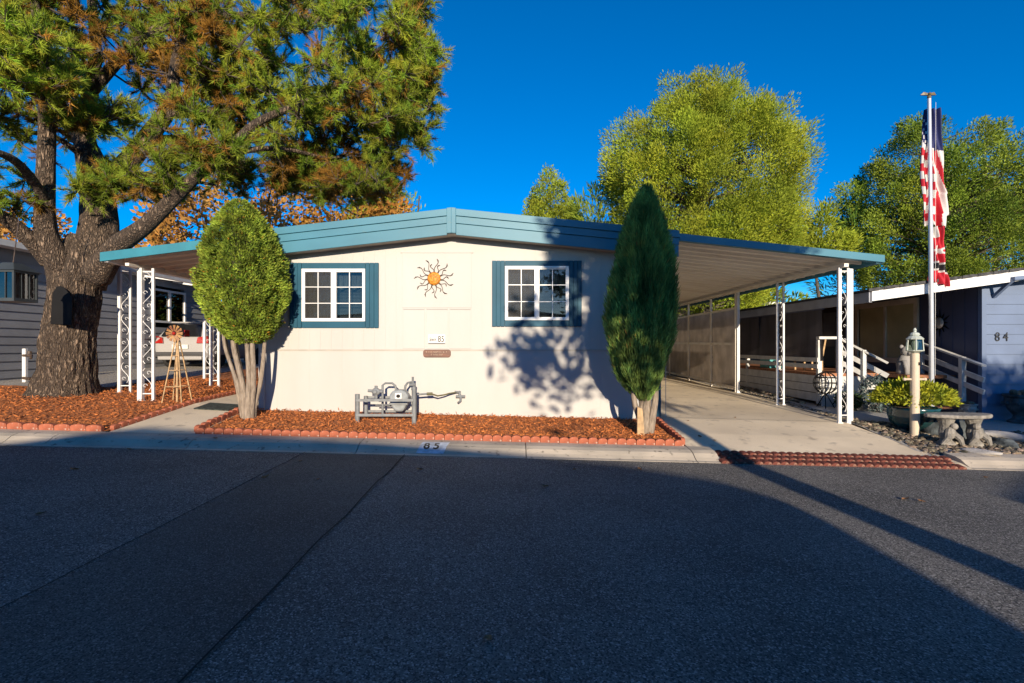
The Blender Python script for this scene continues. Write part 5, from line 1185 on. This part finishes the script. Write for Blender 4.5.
# ------------------------------------------------------------------ background trees
def far_pine(label, cx, cy, prof, ncl, per, m=M_pine2, ll=.5, lw=.07, seed=0, group=None, name='pine_tree', clr=1.0, up=.9, gap=0, tints=(.55, 1.35), cone=0, hue=(1, 1, 1), trf=.019, xoff=0, extra=()):
    """prof (z, radius); clumps fill the shell, each a plume pointing up and out"""
    r_ = random.Random(seed); t = thing(name, label, 'tree', (cx, cy, H(cx, cy)-.1), group=group); b = MB(); zs = [p[0] for p in prof]; rs = [p[1] for p in prof]
    zt = zs[-1]; zb = zs[0]; zg = H(cx, cy)-.2; tr_ = trf*(zt-zg)
    P, R = smooth_path([Vector((cx, cy, zg)), Vector((cx+.2, cy, zg+(zt-zg)*.3)), Vector((cx-.15, cy, zg+(zt-zg)*.6)), Vector((cx+.05, cy, zt-.6))], [tr_, tr_*.7, tr_*.4, .04], 8); b.tube(P, R, 9)
    Ps = []; Ds = []; Ts = []; Ls = []; Ws = []
    rm = max(rs)
    k = -len(extra)
    while k < ncl:
        z = r_.uniform(zb, zt); R0 = float(np.interp(z, zs, rs))
        if r_.random() > (R0/rm)**1.2+.12: continue
        a = r_.uniform(0, 2*PI); rr = R0*(r_.uniform(.75, 1.0) if r_.random() < .72 else r_.uniform(.2, .8))*(1+.22*noise.noise(Vector((math.cos(a)*1.5+seed, math.sin(a)*1.5, z*.35))))
        if gap and noise.noise(Vector((math.cos(a)*2+seed, math.sin(a)*2, z*.5))) < -.25+gap*.2: k += 1; continue
        c = np.array([cx+xoff+rr*math.cos(a), cy+rr*math.sin(a), z])
        if k < 0: c = np.array(extra[k]); z = extra[k][2]; rr = 1.5
        out = unit(np.array([math.cos(a)*.8, math.sin(a)*.8, up]))
        src = min(P, key=lambda q: abs(q.z-(z-.25*rr))); b.tube([src, Vector((src.x*.5+c[0]*.5, src.y*.5+c[1]*.5, src.z*.4+z*.6)), Vector(c)], [.03+.008*rr, .03, .012], 4, cap=False)
        s = r_.uniform(.55, 1.3)*clr; n = int(per*s)
        q = np.clip(RNG.normal(size=(n, 3)), -1.7, 1.7)*.36*s; h = RNG.uniform(-.4, 1, n)[:, None]
        p = c+q*(1.15-h*.7)+out*h*s*1.0
        d = unit(out+.9*unit(q)+RNG.normal(size=(n, 3))*.35)
        v = r_.uniform(.8, 1.15); Ps.append(p); Ds.append(d); tv = RNG.uniform(.75, 1.2, (n, 1))*v
        Ts.append(tv*np.array([[hue[0]*r_.uniform(.9, 1.12), hue[1], hue[2]]])); Ls.append(RNG.uniform(ll*.6, ll*1.2, n)); Ws.append(RNG.uniform(lw*.7, lw*1.3, n)); k += 1
    b.build('trunk', M_branch, t)
    blades('crown', np.concatenate(Ps), np.concatenate(Ds), np.concatenate(Ls), np.concatenate(Ws), np.concatenate(Ts), m, t, quad=True); return t
far_pine('largest yellow green pine rising behind the cypress and carport roof', 10.1, 28, [(3.6, 2.0), (5.6, 4.2), (8, 4.95), (10.5, 4.6), (12.2, 3.9), (13.8, 2.7), (14.6, 1.5), (15.0, .5)], 600, 640, seed=3, ll=.16, lw=.042, clr=.9)
far_pine('broad pine behind the flagpole and the navy house', 24.3, 30, [(3.5, 3.0), (6, 5.2), (8.5, 5.3), (10.5, 4.7), (12.0, 3.6), (13.2, 2.2), (13.8, .8)], 520, 560, seed=9, gap=.3, hue=(.68, .78, 1), ll=.16, lw=.055, clr=.85)
far_pine('small conical pine peeking over the middle of the house roof', 2.6, 36, [(5, 2.1), (9, 1.9), (10.8, 1.4), (12.0, .7), (12.7, .1)], 150, 380, seed=4, ll=.20, lw=.07, clr=.8)
far_pine('yellow autumn tree just above the left part of the house roof', -8.3, 33, [(5, 1.5), (8.5, 1.5), (9.8, 1.0), (10.6, .3)], 40, 160, m=M_orange, ll=.35, lw=.16, seed=6, name='autumn_tree', hue=(.9, 1.7, .6))
far_pine('thin olive tree beside the yellow autumn tree above the roof', -6.0, 34, [(5, 1.5), (9, 1.8), (10.6, 1.3), (11.8, .4)], 26, 110, ll=.4, lw=.08, seed=7, gap=.5, name='olive_tree')
far_pine('low pine behind the carport end between the posts', 13.6, 33, [(2.5, 1.6), (4.5, 2.2), (6.2, 1.6), (7.2, .5)], 60, 220, seed=12, hue=(.9, .95, 1))
far_pine('slender yellow green pine at the right flank of the largest pine', 16.8, 29, [(6.0, .7), (6.9, 1.6), (8.0, 1.4), (9.0, .3)], 40, 260, seed=14, ll=.30, lw=.06, clr=.85)
far_pine('thin half bare pine left of the flagpole', 20.2, 31.5, [(4.6, 1.6), (6.5, 2.2), (8.6, 1.7), (10, .5)], 26, 110, seed=15, hue=(.4, .6, 1.1), gap=.5)
far_pine('dark pine left of the largest pine just over the roof', 4.9, 30, [(4, 1.5), (8, 1.4), (9.6, .8), (10.2, .2)], 34, 150, seed=16, hue=(.75, .85, 1))
far_pine('orange leaved tree behind the left carport roof', -11.5, 23, [(2.5, 3.0), (4.5, 4.0), (6.8, 3.8), (8.0, 2.4), (8.8, .8)], 120, 150, m=M_orange, ll=.22, lw=.15, seed=21, name='autumn_tree', gap=.6)
far_pine('orange leaved tree behind the grey house at the left edge', -24, 24, [(2.5, 3.0), (5, 3.6), (7.0, 2.8), (8, .8)], 80, 150, m=M_orange, ll=.22, lw=.15, seed=22, name='autumn_tree', gap=.5)
far_pine('rust and pale tree behind the juniper top', -7.3, 25, [(3, 2.2), (6, 2.6), (7.6, 2.2), (8.8, .8)], 70, 140, m=M_orange, ll=.22, lw=.15, seed=23, name='autumn_tree', hue=(1, .95, .8), gap=.7)
far_pine('dark evergreen far right behind the navy house', 33, 36, [(2, 3), (6, 4.5), (10, 4), (12, 1.5)], 110, 160, seed=24, hue=(.6, .7, 1))
leafball('shrub', 'orange leaved low shrub at the far end of the left walkway', -7.0, 22.5, .9, M_orange, 1800, h=1.2, sz=1.8)
leafball('shrub', 'dark green shrub at the far end of the neighbour driveway', -9.6, 24.5, 1.2, M_dgreen, 2500, h=1.1, sz=2.5)
for i, x in enumerate(np.linspace(-60, 70, 16)):   # distant tree belt so the horizon is closed
    if -3 < x < 3: continue
    far_pine('distant rounded tree in the belt behind the houses', float(x)+random.uniform(-2, 2), 62+random.uniform(-5, 8), [(1, 3), (3, 4.6), (5.5, 3.8), (7, 1.2)], 36, 70, seed=40+i, ll=.9, lw=.28, clr=1.7, group='distant tree belt', hue=(.6, .7, 1))

# fallen leaves on the road
lf = None
for (px, py) in ((488, 640), (545, 487), (75, 470), (40, 515), (300, 462), (318, 480), (215, 447), (905, 500), (922, 502), (575, 470), (130, 450), (265, 478), (985, 478), (735, 418), (688, 421), (700, 436), (715, 440), (640, 470), (420, 470)):
    Y = 8
    for _ in range(12): Y = (CAMH-H((px-512)*Y/530, Y))*530/(py-346)
    X = (px-512)*Y/530
    if lf is None:
        b = MB(); b.add([(-.05, 0, .004), (-.02, .025, .02), (.03, .028, .012), (.06, 0, .03), (.02, -.03, .018), (-.025, -.022, .012), (0, 0, .002)], [(0, 1, 6), (1, 2, 6), (2, 3, 6), (3, 4, 6), (4, 5, 6), (5, 0, 6)])
        lf = b.build('fallen_leaf', M_leaf0); o = lf
    else: o = lf.copy(); C.objects.link(o)
    o.location = (X, Y, H(X, Y)+.006); o.rotation_euler = (0, 0, random.uniform(0, 6.28)); s = random.uniform(.6, 1.0); o.scale = (s, s, s)
    tag(o, 'small curled brown leaf lying on the pavement', 'leaf', 'fallen leaves on the road and driveway')

# ------------------------------------------------------------------ across the street, behind the camera (casts the long evening shade)
def back_house(name, label, x0, x1, y0, y1, prof, m):
    t = thing(name, label, 'house', ((x0+x1)/2, y0, 0)); b = MB()
    b.prism([(x0+.4, -.4), (x1-.4, -.4)] + [(min(max(x, x0+.4), x1-.4), z-.18) for x, z in reversed(prof)], y1, y0-.0)
    b.build('wall', m, t)
    b = MB()
    for (xa, za), (xb, zb_) in zip(prof, prof[1:]): b.add([(xa, y0+.4, za), (xb, y0+.4, zb_), (xb, y1-.4, zb_), (xa, y1-.4, za), (xa, y0+.4, za-.17), (xb, y0+.4, zb_-.17), (xb, y1-.4, zb_-.17), (xa, y1-.4, za-.17)], [(0,1,2,3),(7,6,5,4),(0,4,5,1),(1,5,6,2),(2,6,7,3),(3,7,4,0)])
    b.build('roof', M_shing, t)
    w_ = (x1-x0)
    for f in (.25, .62):
        b = MB(); a = x0+w_*f; b.box(a, a+1.4, y0, y0+.03, 1.2, 2.3); wn = b.build('window', M_vinyl, t); b = MB(); b.box(a+.07, a+1.33, y0+.03, y0+.034, 1.27, 2.23); b.build('pane', M_dark, wn)
back_house('facing_house', 'long low pale house directly across the street', -13.5, 4.5, -8.4, -24, [(-13.5, 2.9), (-5.3, 3.43), (-3.7, 3.72), (-.77, 3.52), (.55, 3.43), (1.55, 3.34), (3.26, 3.15), (4.2, 2.97), (4.5, 2.80)], M_gsid)
back_house('facing_house', 'pale house across the street further right', 7.2, 17, -8.4, -24, [(7.2, 2.80), (9.5, 3.1), (12, 3.35), (17, 2.9)], M_lblue)
back_house('facing_house', 'pale house across the street further left', -34, -16.5, -8.4, -24, [(-34, 2.8), (-25, 3.5), (-16.5, 2.8)], M_gsid)
far_pine('tall street tree across the road whose crown shades the cypress', 4.5, -5.0, [(3.9, .5), (4.6, .9), (5.4, 1.3), (6.1, 1.75), (7.2, 1.8), (8.3, 1.3), (9.2, .6)], 120, 150, xoff=.25, extra=[(2.35, -5.2, 4.25), (2.8, -4.9, 4.75), (3.0, -5, 4.2), (1.7, -5, 4.35), (3.3, -5.1, 4.6), (2.7, -5.0, 4.0)], m=M_dgreen, ll=.28, lw=.13, seed=31, clr=.75, name='street_tree', trf=.03)
leafball('shrub', 'tall dense evergreen shrub across the street near the second house', 12.4, -7.0, 2.55, M_dgreen, 26000, h=1.02, sz=2.6)
